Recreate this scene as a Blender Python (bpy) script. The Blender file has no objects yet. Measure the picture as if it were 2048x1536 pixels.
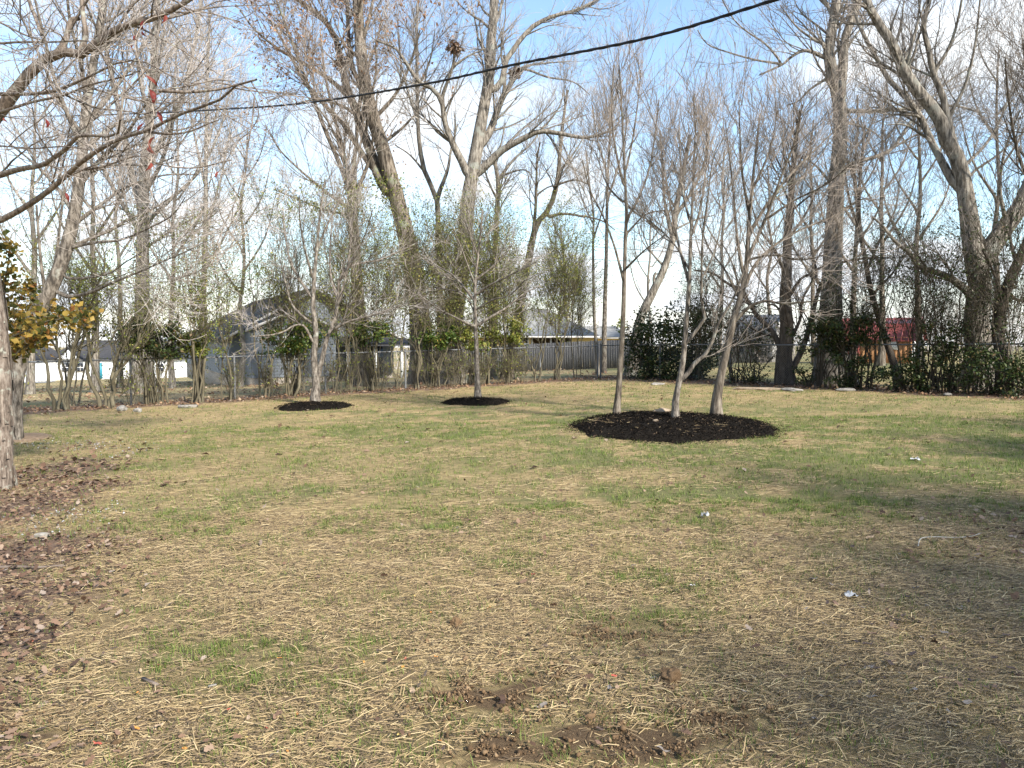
import bpy, math, random
import numpy as np
from mathutils import Vector, Matrix

random.seed(7)
rng = np.random.default_rng(11)
scene = bpy.context.scene
COL = scene.collection
R = math.radians

# ------------------------------------------------------------------ camera
EYE = 1.6
FPX = 1500.0                      # focal length in pixels of a 2048 px wide picture
PITCH = math.atan(96.0 / FPX)
cam = bpy.data.cameras.new('camera')
cam.sensor_width = 36.0
cam.lens = 36.0 * FPX / 2048.0
cam.clip_start = 0.05
cam.clip_end = 2500
camo = bpy.data.objects.new('camera', cam)
COL.objects.link(camo)
camo.location = (0, 0, EYE)
camo.rotation_euler = (math.pi / 2 - PITCH, 0, 0)
scene.camera = camo
scene.render.resolution_x = 1024
scene.render.resolution_y = 768

# ------------------------------------------------------------------ light
SUN_AZ = R(138)                   # clockwise from +Y (the way the camera looks)
SUN_EL = R(34)
sun = bpy.data.lights.new('sun', 'SUN')
sun.energy = 5.0
sun.angle = R(3.0)
sun.color = (1.0, 0.94, 0.845)
suno = bpy.data.objects.new('sun', sun)
COL.objects.link(suno)
to_sun = Vector((math.sin(SUN_AZ) * math.cos(SUN_EL), math.cos(SUN_AZ) * math.cos(SUN_EL), math.sin(SUN_EL)))
suno.rotation_euler = to_sun.to_track_quat('Z', 'Y').to_euler()
suno.location = to_sun * 60

world = bpy.data.worlds.new('World')
scene.world = world
world.use_nodes = True
wn, wl = world.node_tree.nodes, world.node_tree.links
wn.clear()
wout = wn.new('ShaderNodeOutputWorld')
bg_sky = wn.new('ShaderNodeBackground')
bg_cloud = wn.new('ShaderNodeBackground')
mixw = wn.new('ShaderNodeMixShader')
sky = wn.new('ShaderNodeTexSky')
sky.sky_type = 'NISHITA'
sky.sun_disc = False
sky.sun_elevation = SUN_EL
sky.sun_rotation = SUN_AZ
sky.air_density = 1.25
sky.altitude = 300
sky.dust_density = 0.1
sky.ozone_density = 3.0
bg_sky.inputs['Strength'].default_value = 0.15
wl.new(sky.outputs[0], bg_sky.inputs['Color'])
bg_cloud.inputs['Color'].default_value = (0.90, 0.95, 1.0, 1)
bg_cloud.inputs['Strength'].default_value = 0.72
tc = wn.new('ShaderNodeTexCoord')
sep = wn.new('ShaderNodeSeparateXYZ')
wl.new(tc.outputs['Generated'], sep.inputs[0])
def wmath(op, a, b=None):
    n = wn.new('ShaderNodeMath'); n.operation = op
    for i, v in enumerate((a, b)):
        if v is None: continue
        if isinstance(v, (int, float)): n.inputs[i].default_value = v
        else: wl.new(v, n.inputs[i])
    return n.outputs[0]
zz = wmath('ADD', wmath('MAXIMUM', sep.outputs[2], 0.0), 0.16)
comb = wn.new('ShaderNodeCombineXYZ')
wl.new(wmath('DIVIDE', sep.outputs[0], zz), comb.inputs[0])
wl.new(wmath('DIVIDE', sep.outputs[1], zz), comb.inputs[1])
comb.inputs[2].default_value = 31.9
cn = wn.new('ShaderNodeTexNoise')
cn.inputs['Scale'].default_value = 0.95
cn.inputs['Detail'].default_value = 9
cn.inputs['Roughness'].default_value = 0.52
cn.inputs['Distortion'].default_value = 0.3
wl.new(comb.outputs[0], cn.inputs['Vector'])
cr = wn.new('ShaderNodeValToRGB')
cr.color_ramp.elements[0].position = 0.44
cr.color_ramp.elements[0].color = (0.03, 0.03, 0.03, 1)
cr.color_ramp.elements[1].position = 0.575
wl.new(cn.outputs[0], cr.inputs[0])
haze = wmath('MULTIPLY', wmath('MAXIMUM', wmath('SUBTRACT', 1.0, wmath('DIVIDE', wmath('MAXIMUM', sep.outputs[2], 0.0), 0.13)), 0.0), 0.9)
wl.new(wmath('MAXIMUM', cr.outputs[0], haze), mixw.inputs[0])
wl.new(bg_sky.outputs[0], mixw.inputs[1])
wl.new(bg_cloud.outputs[0], mixw.inputs[2])
wl.new(mixw.outputs[0], wout.inputs[0])

scene.view_settings.view_transform = 'Standard'
scene.view_settings.look = 'None'
scene.view_settings.exposure = 0.98
scene.view_settings.gamma = 1.0

# ------------------------------------------------------------------ terrain and pixel helpers
LF0 = np.array([-9.3, 20.0])      # fence line on the left, corner, line on the right
CORN = np.array([3.2, 28.0])
RDIR = np.array([4.9, -6.0]); RDIR = RDIR / np.linalg.norm(RDIR)
LDIR = (CORN - LF0); LDIR = LDIR / np.linalg.norm(LDIR)
LNRM = np.array([-LDIR[1], LDIR[0]])

def vnoise(x, y, seed=0):
    """smooth value noise, -1..1"""
    x = np.asarray(x, float); y = np.asarray(y, float)
    xi = np.floor(x).astype(np.int64); yi = np.floor(y).astype(np.int64)
    fx = x - xi; fy = y - yi
    fx = fx * fx * (3 - 2 * fx); fy = fy * fy * (3 - 2 * fy)
    def h(a, b):
        n = (a * 374761393 + b * 668265263 + seed * 982451653) & 0x7fffffff
        n = ((n ^ (n >> 13)) * 1274126177) & 0x7fffffff
        n = n ^ (n >> 16)
        return (n & 0xffff) / 32767.5 - 1.0
    return (h(xi, yi) * (1 - fx) + h(xi + 1, yi) * fx) * (1 - fy) + (h(xi, yi + 1) * (1 - fx) + h(xi + 1, yi + 1) * fx) * fy

def fbm(x, y, seed=0, octv=4):
    s = 0; a = 0.5; f = 1.0
    for i in range(octv):
        s = s + a * vnoise(np.asarray(x) * f, np.asarray(y) * f, seed + i * 17); a *= 0.5; f *= 2.03
    return s

def macro_z(x, y):
    x = np.asarray(x, float); y = np.asarray(y, float)
    q = (x - LF0[0]) * LNRM[0] + (y - LF0[1]) * LNRM[1]
    drop = 0.04 * np.logaddexp(0, (q - 1.5) / 1.5) * 1.5
    return 0.0194 * 30 * np.tanh(x / 30) - np.minimum(drop, 7.0)

def gz(x, y):
    x = np.asarray(x, float); y = np.asarray(y, float)
    near = np.clip(1 - np.hypot(x, y - 8) / 40, 0, 1)
    return macro_z(x, y) + near * (0.05 * fbm(x * 0.5, y * 0.5, 3, 2) + 0.035 * fbm(x * 2.2, y * 2.2, 5, 3))

cp, sp = math.cos(PITCH), math.sin(PITCH)
def P(u, v, Y):
    a = (u - 1024) / FPX; b = (768 - v) / FPX
    dy = cp + b * sp; dz = -sp + b * cp
    t = Y / dy
    return np.array([a * t, Y, EYE + dz * t])

def G(u, v):
    a = (u - 1024) / FPX; b = (768 - v) / FPX
    dy = cp + b * sp; dz = -sp + b * cp
    t = np.linspace(1.5, 160, 4000)
    z = EYE + dz * t - gz(a * t, dy * t)
    i = int(np.argmax(z < 0)) if (z < 0).any() else len(t) - 1
    if i > 0:
        k = z[i - 1] / (z[i - 1] - z[i]); tt = t[i - 1] + k * (t[i] - t[i - 1])
    else: tt = t[0]
    x, y = a * tt, dy * tt
    return np.array([x, y, float(gz(x, y))])

def ground_at_u(u, Y):
    x = (u - 1024) / FPX * Y
    return np.array([x, Y, float(gz(x, Y))])

# ------------------------------------------------------------------ materials
def ramp(nt, stops):
    n = nt.nodes.new('ShaderNodeValToRGB')
    e = n.color_ramp.elements
    while len(e) < len(stops): e.new(0.5)
    for i, (p, c) in enumerate(stops):
        e[i].position = p; e[i].color = (c[0], c[1], c[2], 1)
    return n

def new_mat(name, rough=0.85):
    m = bpy.data.materials.new(name); m.use_nodes = True
    nt = m.node_tree
    b = nt.nodes['Principled BSDF']
    b.inputs['Roughness'].default_value = rough
    b.inputs['Specular IOR Level'].default_value = 0.25
    return m, nt, b

def attr_mat(name, stops, rough=0.8, transl=0.0, bump=0.0):
    """colour picked by the per-piece random attribute"""
    m, nt, b = new_mat(name, rough)
    at = nt.nodes.new('ShaderNodeAttribute'); at.attribute_name = 'rnd'
    r = ramp(nt, stops)
    nt.links.new(at.outputs['Fac'], r.inputs[0])
    nt.links.new(r.outputs[0], b.inputs['Base Color'])
    if transl > 0:
        t = nt.nodes.new('ShaderNodeBsdfTranslucent'); mx = nt.nodes.new('ShaderNodeMixShader')
        nt.links.new(r.outputs[0], t.inputs['Color'])
        mx.inputs[0].default_value = transl
        nt.links.new(b.outputs[0], mx.inputs[1]); nt.links.new(t.outputs[0], mx.inputs[2])
        nt.links.new(mx.outputs[0], nt.nodes['Material Output'].inputs['Surface'])
    return m

def noise_mat(name, stops, scale=(6, 6, 6), detail=6, rough=0.85, bump=0.0, bdist=0.01, mottle=None):
    m, nt, b = new_mat(name, rough)
    tc = nt.nodes.new('ShaderNodeTexCoord'); mp = nt.nodes.new('ShaderNodeMapping')
    mp.inputs['Scale'].default_value = scale
    nt.links.new(tc.outputs['Object'], mp.inputs[0])
    n = nt.nodes.new('ShaderNodeTexNoise'); n.inputs['Scale'].default_value = 1; n.inputs['Detail'].default_value = detail
    n.inputs['Roughness'].default_value = 0.65
    nt.links.new(mp.outputs[0], n.inputs['Vector'])
    r = ramp(nt, stops)
    nt.links.new(n.outputs[0], r.inputs[0])
    col = r.outputs[0]
    if mottle:
        n2 = nt.nodes.new('ShaderNodeTexNoise'); n2.inputs['Scale'].default_value = mottle[0]; n2.inputs['Detail'].default_value = 5
        nt.links.new(tc.outputs['Object'], n2.inputs['Vector'])
        r2 = ramp(nt, [(mottle[2], (0, 0, 0)), (mottle[2] + 0.12, (1, 1, 1))])
        nt.links.new(n2.outputs[0], r2.inputs[0])
        mx = nt.nodes.new('ShaderNodeMix'); mx.data_type = 'RGBA'
        nt.links.new(r2.outputs[0], mx.inputs['Factor'])
        nt.links.new(col, mx.inputs['A']); mx.inputs['B'].default_value = (*mottle[1], 1)
        col = mx.outputs['Result']
    nt.links.new(col, b.inputs['Base Color'])
    if bump > 0:
        bp = nt.nodes.new('ShaderNodeBump'); bp.inputs['Strength'].default_value = bump; bp.inputs['Distance'].default_value = bdist
        nt.links.new(n.outputs[0], bp.inputs['Height']); nt.links.new(bp.outputs[0], b.inputs['Normal'])
    return m

def plain_mat(name, c, rough=0.7, var=0.12, scale=3.0, metal=0.0):
    m = noise_mat(name, [(0.3, [k * (1 - var) for k in c]), (0.7, [min(1, k * (1 + var)) for k in c])], (scale,) * 3, 4, rough)
    m.node_tree.nodes['Principled BSDF'].inputs['Metallic'].default_value = metal
    return m

M = {}
M['bark_grey'] = noise_mat('bark_grey', [(0.36, (0.05, 0.043, 0.035)), (0.50, (0.175, 0.152, 0.124)), (0.64, (0.33, 0.30, 0.255))], (16, 16, 3.0), 8, 0.9, 1.0, 0.05, (2.4, (0.25, 0.25, 0.215), 0.58))
M['bark_brown'] = noise_mat('bark_brown', [(0.36, (0.04, 0.032, 0.024)), (0.50, (0.13, 0.106, 0.081)), (0.64, (0.25, 0.215, 0.172))], (14, 14, 3), 7, 0.92, 1.0, 0.03, (2.0, (0.20, 0.21, 0.15), 0.60))
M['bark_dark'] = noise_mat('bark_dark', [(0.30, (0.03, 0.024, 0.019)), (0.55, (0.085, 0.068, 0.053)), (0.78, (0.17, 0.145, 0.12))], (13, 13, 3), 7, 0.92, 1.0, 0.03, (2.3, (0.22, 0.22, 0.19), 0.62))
M['bark_pale'] = noise_mat('bark_pale', [(0.38, (0.045, 0.038, 0.031)), (0.50, (0.13, 0.11, 0.089)), (0.62, (0.25, 0.22, 0.184))], (22, 22, 7), 6, 0.9, 0.6, 0.012, (5, (0.30, 0.30, 0.26), 0.60))
M['bark_lichen'] = noise_mat('bark_lichen', [(0.32, (0.03, 0.023, 0.018)), (0.50, (0.15, 0.118, 0.094)), (0.70, (0.31, 0.265, 0.22))], (30, 30, 7), 7, 0.9, 0.8, 0.01, (14, (0.30, 0.30, 0.25), 0.58))
M['twig_grey'] = noise_mat('twig_grey', [(0.3, (0.23, 0.20, 0.175)), (0.7, (0.44, 0.40, 0.36))], (3, 3, 3), 3, 0.8)
M['twig_red'] = noise_mat('twig_red', [(0.3, (0.20, 0.16, 0.13)), (0.7, (0.40, 0.34, 0.285))], (3, 3, 3), 3, 0.8)
M['twig_pale'] = noise_mat('twig_pale', [(0.3, (0.26, 0.22, 0.19)), (0.7, (0.48, 0.43, 0.39))], (3, 3, 3), 3, 0.8)
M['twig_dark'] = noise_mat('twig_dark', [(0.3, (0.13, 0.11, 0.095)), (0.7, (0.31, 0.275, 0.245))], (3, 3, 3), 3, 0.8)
M['stem_mossy'] = noise_mat('stem_mossy', [(0.3, (0.062, 0.053, 0.034)), (0.6, (0.14, 0.122, 0.08)), (0.8, (0.22, 0.20, 0.145))], (9, 9, 3), 5, 0.9, 0.5, 0.01)
M['stem_dark'] = noise_mat('stem_dark', [(0.3, (0.035, 0.03, 0.022)), (0.7, (0.11, 0.09, 0.065))], (9, 9, 3), 5, 0.9, 0.5, 0.01)
M['leaf_privet'] = attr_mat('leaf_privet', [(0, (0.075, 0.10, 0.02)), (0.5, (0.17, 0.205, 0.04)), (0.85, (0.28, 0.285, 0.065)), (1, (0.38, 0.31, 0.09))], 0.5, 0.3)
M['leaf_green'] = attr_mat('leaf_green', [(0, (0.025, 0.05, 0.012)), (0.6, (0.07, 0.115, 0.022)), (0.9, (0.16, 0.19, 0.04)), (1, (0.30, 0.20, 0.06))], 0.42, 0.25)
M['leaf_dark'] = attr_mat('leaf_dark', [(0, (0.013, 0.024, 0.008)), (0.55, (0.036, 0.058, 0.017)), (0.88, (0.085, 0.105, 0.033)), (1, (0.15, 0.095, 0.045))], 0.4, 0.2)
M['leaf_gold'] = attr_mat('leaf_gold', [(0, (0.04, 0.06, 0.015)), (0.35, (0.13, 0.125, 0.03)), (0.6, (0.30, 0.19, 0.04)), (0.85, (0.42, 0.30, 0.07)), (1, (0.36, 0.14, 0.05))], 0.5, 0.4)
M['leaf_rust'] = attr_mat('leaf_rust', [(0, (0.15, 0.075, 0.04)), (0.5, (0.30, 0.16, 0.085)), (1, (0.42, 0.25, 0.14))], 0.7, 0.3)
M['leaf_red'] = attr_mat('leaf_red', [(0, (0.17, 0.03, 0.025)), (1, (0.30, 0.08, 0.05))], 0.5, 0.4)
M['litter'] = attr_mat('litter', [(0, (0.055, 0.034, 0.024)), (0.35, (0.135, 0.078, 0.05)), (0.65, (0.20, 0.125, 0.082)), (0.9, (0.26, 0.185, 0.13)), (1, (0.30, 0.245, 0.20))], 0.75, 0.1)
M['litter_tan'] = attr_mat('litter_tan', [(0, (0.13, 0.07, 0.04)), (0.4, (0.26, 0.15, 0.085)), (0.8, (0.38, 0.25, 0.15)), (1, (0.46, 0.36, 0.26))], 0.75, 0.1)
M['straw'] = attr_mat('straw', [(0, (0.075, 0.055, 0.036)), (0.3, (0.21, 0.148, 0.085)), (0.65, (0.40, 0.292, 0.145)), (1, (0.56, 0.44, 0.25))], 0.65)
M['grass'] = attr_mat('grass', [(0, (0.06, 0.095, 0.018)), (0.5, (0.125, 0.19, 0.034)), (0.85, (0.21, 0.26, 0.06)), (1, (0.36, 0.32, 0.12))], 0.55, 0.3)
M['chips'] = attr_mat('chips', [(0, (0.004, 0.0035, 0.003)), (0.65, (0.009, 0.0078, 0.0066)), (0.94, (0.028, 0.022, 0.018)), (1, (0.2, 0.14, 0.09))], 0.75)
M['mulch'] = noise_mat('mulch', [(0.3, (0.006, 0.005, 0.004)), (0.6, (0.018, 0.015, 0.012)), (0.8, (0.04, 0.032, 0.026))], (45, 45, 45), 5, 0.9, 1.0, 0.02)
M['soil'] = noise_mat('soil', [(0.3, (0.055, 0.034, 0.018)), (0.55, (0.12, 0.078, 0.042)), (0.8, (0.20, 0.14, 0.08))], (40, 40, 40), 8, 0.95, 1.0, 0.02)
M['tan_soil'] = noise_mat('tan_soil', [(0.3, (0.13, 0.09, 0.06)), (0.6, (0.25, 0.18, 0.12)), (0.8, (0.34, 0.26, 0.18))], (20, 20, 20), 8, 0.95, 1.0, 0.02)
M['stone'] = noise_mat('stone', [(0.3, (0.14, 0.125, 0.105)), (0.55, (0.27, 0.25, 0.22)), (0.75, (0.42, 0.40, 0.36))], (14, 14, 14), 7, 0.9, 0.6, 0.01)
M['stone_tan'] = noise_mat('stone_tan', [(0.3, (0.17, 0.125, 0.085)), (0.7, (0.36, 0.285, 0.205))], (14, 14, 14), 7, 0.9, 0.6, 0.01)
M['gravel'] = attr_mat('gravel', [(0, (0.12, 0.11, 0.10)), (0.6, (0.28, 0.275, 0.27)), (1, (0.5, 0.5, 0.52))], 0.8)
M['clod'] = attr_mat('clod', [(0, (0.065, 0.04, 0.021)), (0.6, (0.15, 0.095, 0.05)), (1, (0.24, 0.165, 0.095))], 0.95)
M['paper'] = plain_mat('paper', (0.42, 0.425, 0.43), 0.6, 0.15, 12)
M['galv'] = plain_mat('galv', (0.30, 0.31, 0.32), 0.45, 0.25, 9, 0.6)
M['galv_dull'] = plain_mat('galv_dull', (0.15, 0.155, 0.16), 0.65, 0.25, 9, 0.2)
M['cable'] = plain_mat('cable', (0.012, 0.012, 0.013), 0.45, 0.2, 20)
M['board'] = noise_mat('board', [(0.3, (0.07, 0.067, 0.066)), (0.55, (0.12, 0.117, 0.115)), (0.8, (0.18, 0.176, 0.173))], (9, 9, 1.2), 6, 0.9, 0.4, 0.005)
M['white_wall'] = plain_mat('white_wall', (0.78, 0.79, 0.80), 0.6, 0.03, 1)
M['white_trim'] = plain_mat('white_trim', (0.72, 0.72, 0.71), 0.5, 0.05, 2)
M['shingle'] = noise_mat('shingle', [(0.3, (0.026, 0.026, 0.029)), (0.7, (0.058, 0.058, 0.062))], (4, 4, 12), 6, 0.9, 0.3, 0.02)
M['shingle_grey'] = noise_mat('shingle_grey', [(0.3, (0.21, 0.205, 0.195)), (0.7, (0.33, 0.325, 0.31))], (4, 4, 12), 6, 0.9, 0.3, 0.02)
M['siding_blue'] = plain_mat('siding_blue', (0.15, 0.168, 0.188), 0.6, 0.05, 2)
M['siding_yellow'] = plain_mat('siding_yellow', (0.62, 0.48, 0.22), 0.6, 0.05, 2)
M['block'] = plain_mat('block', (0.36, 0.31, 0.25), 0.9, 0.15, 5)
M['glass'] = plain_mat('glass', (0.03, 0.035, 0.045), 0.08, 0.1, 2)
M['teal'] = plain_mat('teal', (0.03, 0.22, 0.30), 0.5, 0.05, 2)
M['concrete'] = plain_mat('concrete', (0.46, 0.45, 0.44), 0.9, 0.1, 2)
M['metal_grey'] = plain_mat('metal_grey', (0.13, 0.14, 0.16), 0.45, 0.1, 3)
M['metal_red'] = plain_mat('metal_red', (0.20, 0.055, 0.05), 0.4, 0.1, 3)
M['wood_orange'] = noise_mat('wood_orange', [(0.3, (0.30, 0.14, 0.06)), (0.7, (0.48, 0.26, 0.125))], (8, 8, 1), 5, 0.8, 0.2, 0.005)
M['wood_dark'] = plain_mat('wood_dark', (0.07, 0.055, 0.045), 0.8, 0.2, 4)
M['black'] = plain_mat('black', (0.015, 0.015, 0.016), 0.5, 0.2, 4)
M['stick'] = noise_mat('stick', [(0.3, (0.08, 0.06, 0.05)), (0.7, (0.2, 0.16, 0.13))], (20, 20, 20), 4, 0.9)

# ------------------------------------------------------------------ mesh helpers
def link(o, parent=None):
    COL.objects.link(o)
    if parent is not None: o.parent = parent
    return o

def mesh_np(name, verts, quads=None, tris=None, mat=None, parent=None, rnd=None, smooth=False, kind=None, attrs=None, origin=None):
    verts = np.asarray(verts, dtype=np.float64).reshape(-1, 3)
    loc = None
    if parent is not None:
        root = parent; off = np.zeros(3)
        while root is not None:
            off = off + np.array(root.location); root = root.parent
        verts = verts - off
    elif origin is not None:
        verts = verts - np.asarray(origin); loc = origin
    q = np.zeros((0, 4), np.int64) if quads is None else np.asarray(quads, np.int64).reshape(-1, 4)
    t = np.zeros((0, 3), np.int64) if tris is None else np.asarray(tris, np.int64).reshape(-1, 3)
    me = bpy.data.meshes.new(name)
    me.vertices.add(len(verts)); me.vertices.foreach_set('co', verts.astype(np.float32).ravel())
    nl = q.size + t.size
    me.loops.add(nl)
    me.loops.foreach_set('vertex_index', np.concatenate([q.ravel(), t.ravel()]).astype(np.int32))
    me.polygons.add(len(q) + len(t))
    st = np.concatenate([np.arange(len(q)) * 4, len(q) * 4 + np.arange(len(t)) * 3]).astype(np.int32)
    me.polygons.foreach_set('loop_start', st)
    if smooth: me.polygons.foreach_set('use_smooth', np.ones(len(q) + len(t), bool))
    if rnd is not None:
        a = me.attributes.new('rnd', 'FLOAT', 'POINT'); a.data.foreach_set('value', np.asarray(rnd, np.float32))
    if attrs:
        for k, v in attrs.items():
            a = me.attributes.new(k, 'FLOAT', 'POINT'); a.data.foreach_set('value', np.asarray(v, np.float32).ravel())
    me.update(calc_edges=True)
    if mat is not None: me.materials.append(mat)
    o = bpy.data.objects.new(name, me)
    if loc is not None: o.location = loc
    link(o, parent)
    if kind: o['kind'] = kind
    return o

def tag(o, label, cat, group=None):
    o['label'] = label; o['category'] = cat
    if group: o['group'] = group
    return o

def thing(name, loc, label, cat, group=None):
    o = bpy.data.objects.new(name, None); o.empty_display_size = 0.2
    o.location = tuple(float(k) for k in loc)
    COL.objects.link(o)
    return tag(o, label, cat, group)

def nrm(a):
    return a / np.maximum(np.linalg.norm(a, axis=-1, keepdims=True), 1e-9)

def tubes(paths, rads, k=3, bark=0.0, flare=None):
    """paths (B,n,3), rads (B,n) -> verts, quads"""
    B, n, _ = paths.shape
    tan = np.empty_like(paths)
    tan[:, 1:-1] = paths[:, 2:] - paths[:, :-2]
    tan[:, 0] = paths[:, 1] - paths[:, 0]; tan[:, -1] = paths[:, -1] - paths[:, -2]
    tan = nrm(tan)
    ref = np.tile(np.array([[0.31, 0.95, 0.02]]), (B, 1))
    main = nrm(paths[:, -1] - paths[:, 0])
    bad = np.abs((main * ref).sum(1)) > 0.9
    ref[bad] = (0.95, -0.1, 0.3)
    u = nrm(np.cross(tan, ref[:, None, :])); w = np.cross(tan, u)
    ang = np.arange(k) / k * 2 * math.pi
    rr = np.repeat(rads[:, :, None], k, axis=2)
    if bark > 0:
        rr = rr * (1 + bark * rng.uniform(-1, 1, rr.shape)) * (1 + bark * 1.2 * rng.uniform(-1, 1, (B, 1, k)))
    V = paths[:, :, None, :] + rr[..., None] * (np.cos(ang)[None, None, :, None] * u[:, :, None, :] + np.sin(ang)[None, None, :, None] * w[:, :, None, :])
    idx = np.arange(B * n * k).reshape(B, n, k)
    a = idx[:, :-1]; b = np.roll(a, -1, axis=2); d = idx[:, 1:]; c = np.roll(d, -1, axis=2)
    Q = np.stack([a, b, c, d], -1).reshape(-1, 4)
    return V.reshape(-1, 3), Q

def ribbons(paths, rads):
    """thin folded strips for the finest twigs"""
    B, n, _ = paths.shape
    tan = nrm(paths[:, -1] - paths[:, 0])
    u = nrm(np.cross(tan, rng.normal(size=(B, 3))))[:, None, :] * (rads * 1.3)[..., None]
    V = np.stack([paths - u, paths + u], 2)
    idx = np.arange(B * n * 2).reshape(B, n, 2)
    Q = np.stack([idx[:, :-1, 0], idx[:, :-1, 1], idx[:, 1:, 1], idx[:, 1:, 0]], -1).reshape(-1, 4)
    return V.reshape(-1, 3), Q

class Bag:
    def __init__(s): s.v = []; s.q = []; s.t = []; s.r = []; s.n = 0
    def add(s, v, q=None, t=None, r=None):
        s.v.append(v)
        if q is not None: s.q.append(np.asarray(q) + s.n)
        if t is not None: s.t.append(np.asarray(t) + s.n)
        if r is not None: s.r.append(r)
        s.n += len(v)
    def build(s, name, mat, parent=None, **kw):
        if s.n == 0: return None
        return mesh_np(name, np.concatenate(s.v), np.concatenate(s.q) if s.q else None, np.concatenate(s.t) if s.t else None,
                       mat, parent, np.concatenate(s.r) if s.r else None, **kw)
    def box(s, c, size, rot=0.0):
        c = np.asarray(c, float); h = np.asarray(size, float) / 2
        p = np.array([[x, y, z] for x in (-1, 1) for y in (-1, 1) for z in (-1, 1)]) * h
        cr_, sr_ = math.cos(rot), math.sin(rot)
        p = np.stack([p[:, 0] * cr_ - p[:, 1] * sr_, p[:, 0] * sr_ + p[:, 1] * cr_, p[:, 2]], 1) + c
        s.add(p, [[0, 1, 3, 2], [4, 6, 7, 5], [0, 4, 5, 1], [2, 3, 7, 6], [0, 2, 6, 4], [1, 5, 7, 3]])
        return s
    def poly(s, pts):
        pts = np.asarray(pts, float)
        if len(pts) == 4: s.add(pts, [[0, 1, 2, 3]])
        elif len(pts) == 3: s.add(pts, None, [[0, 1, 2]])
        return s

def leaves(pos, size, flat=0.0, aspect=0.5, fold=0.25):
    """folded diamond leaves at pos (N,3); flat 0..1 pulls them towards horizontal"""
    N = len(pos)
    d = rng.normal(size=(N, 3)); d[:, 2] *= (1 - flat); d = nrm(d)
    up = rng.normal(size=(N, 3)) * (1 - flat); up[:, 2] += 0.4 + flat * 3; up = nrm(up)
    s = nrm(np.cross(d, up)); up = np.cross(s, d)
    L = (size * rng.uniform(0.6, 1.35, N))[:, None]
    base = pos; tip = pos + d * L
    mid = pos + d * L * 0.45
    l = mid + s * L * aspect * 0.5 + up * L * fold * 0.5; r = mid - s * L * aspect * 0.5 + up * L * fold * 0.5
    V = np.stack([base, l, tip, r], 1).reshape(-1, 3)
    i = np.arange(N)[:, None] * 4
    T = np.concatenate([i + np.array([[0, 2, 1]]), i + np.array([[0, 3, 2]])])
    rn = np.repeat(rng.uniform(0, 1, N), 4)
    return V, T, rn

def broad_leaves(pos, size):
    N = len(pos)
    d = rng.normal(size=(N, 3)); d[:, 2] *= .25; d = nrm(d)
    up = rng.normal(size=(N, 3)) * .45; up[:, 2] += 1.0; up = nrm(up)
    s = nrm(np.cross(d, up)); up = np.cross(s, d)
    L = (size * rng.uniform(.5, 1.3, N))[:, None]
    curl = rng.uniform(-.25, .45, N)[:, None]; cup = rng.uniform(0, .45, N)[:, None]
    pts = [pos]
    for f, w in ((.18, .26), (.32, .17), (.5, .36), (.66, .2), (.82, .25)):
        for sg in (-1, 1):
            ww = w * rng.uniform(.7, 1.25, N)[:, None]
            pts.append(pos + d * L * f + s * L * ww * sg + up * L * (cup * ww * 1.4 + curl * f * f))
    pts.append(pos + d * L + up * L * curl)
    V = np.stack(pts, 1)
    F = []
    for k in range(4): F.append([1 + 2 * k, 2 + 2 * k, 4 + 2 * k]); F.append([1 + 2 * k, 4 + 2 * k, 3 + 2 * k])
    F += [[0, 2, 1], [9, 10, 11]]
    T = (np.arange(N)[:, None, None] * 12 + np.array(F)[None]).reshape(-1, 3)
    return V.reshape(-1, 3), T, np.repeat(rng.uniform(0, 1, N), 12)

def resample(pts, n):
    """Catmull-Rom through pts (m,k), n points evenly spaced"""
    pts = np.asarray(pts, float)
    p = np.vstack([2 * pts[0] - pts[1], pts, 2 * pts[-1] - pts[-2]])
    out = []
    for i in range(1, len(p) - 2):
        t = np.linspace(0, 1, 9)[:-1, None]
        a, b, c, d = p[i - 1], p[i], p[i + 1], p[i + 2]
        out.append(0.5 * (2 * b + (c - a) * t + (2 * a - 5 * b + 4 * c - d) * t * t + (3 * b - a - 3 * c + d) * t ** 3))
    out = np.vstack(out + [pts[-1:]])
    s = np.concatenate([[0], np.cumsum(np.linalg.norm(np.diff(out[:, :3], axis=0), axis=1))])
    x = np.linspace(0, s[-1], n)
    return np.stack([np.interp(x, s, out[:, j]) for j in range(out.shape[1])], 1)

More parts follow.
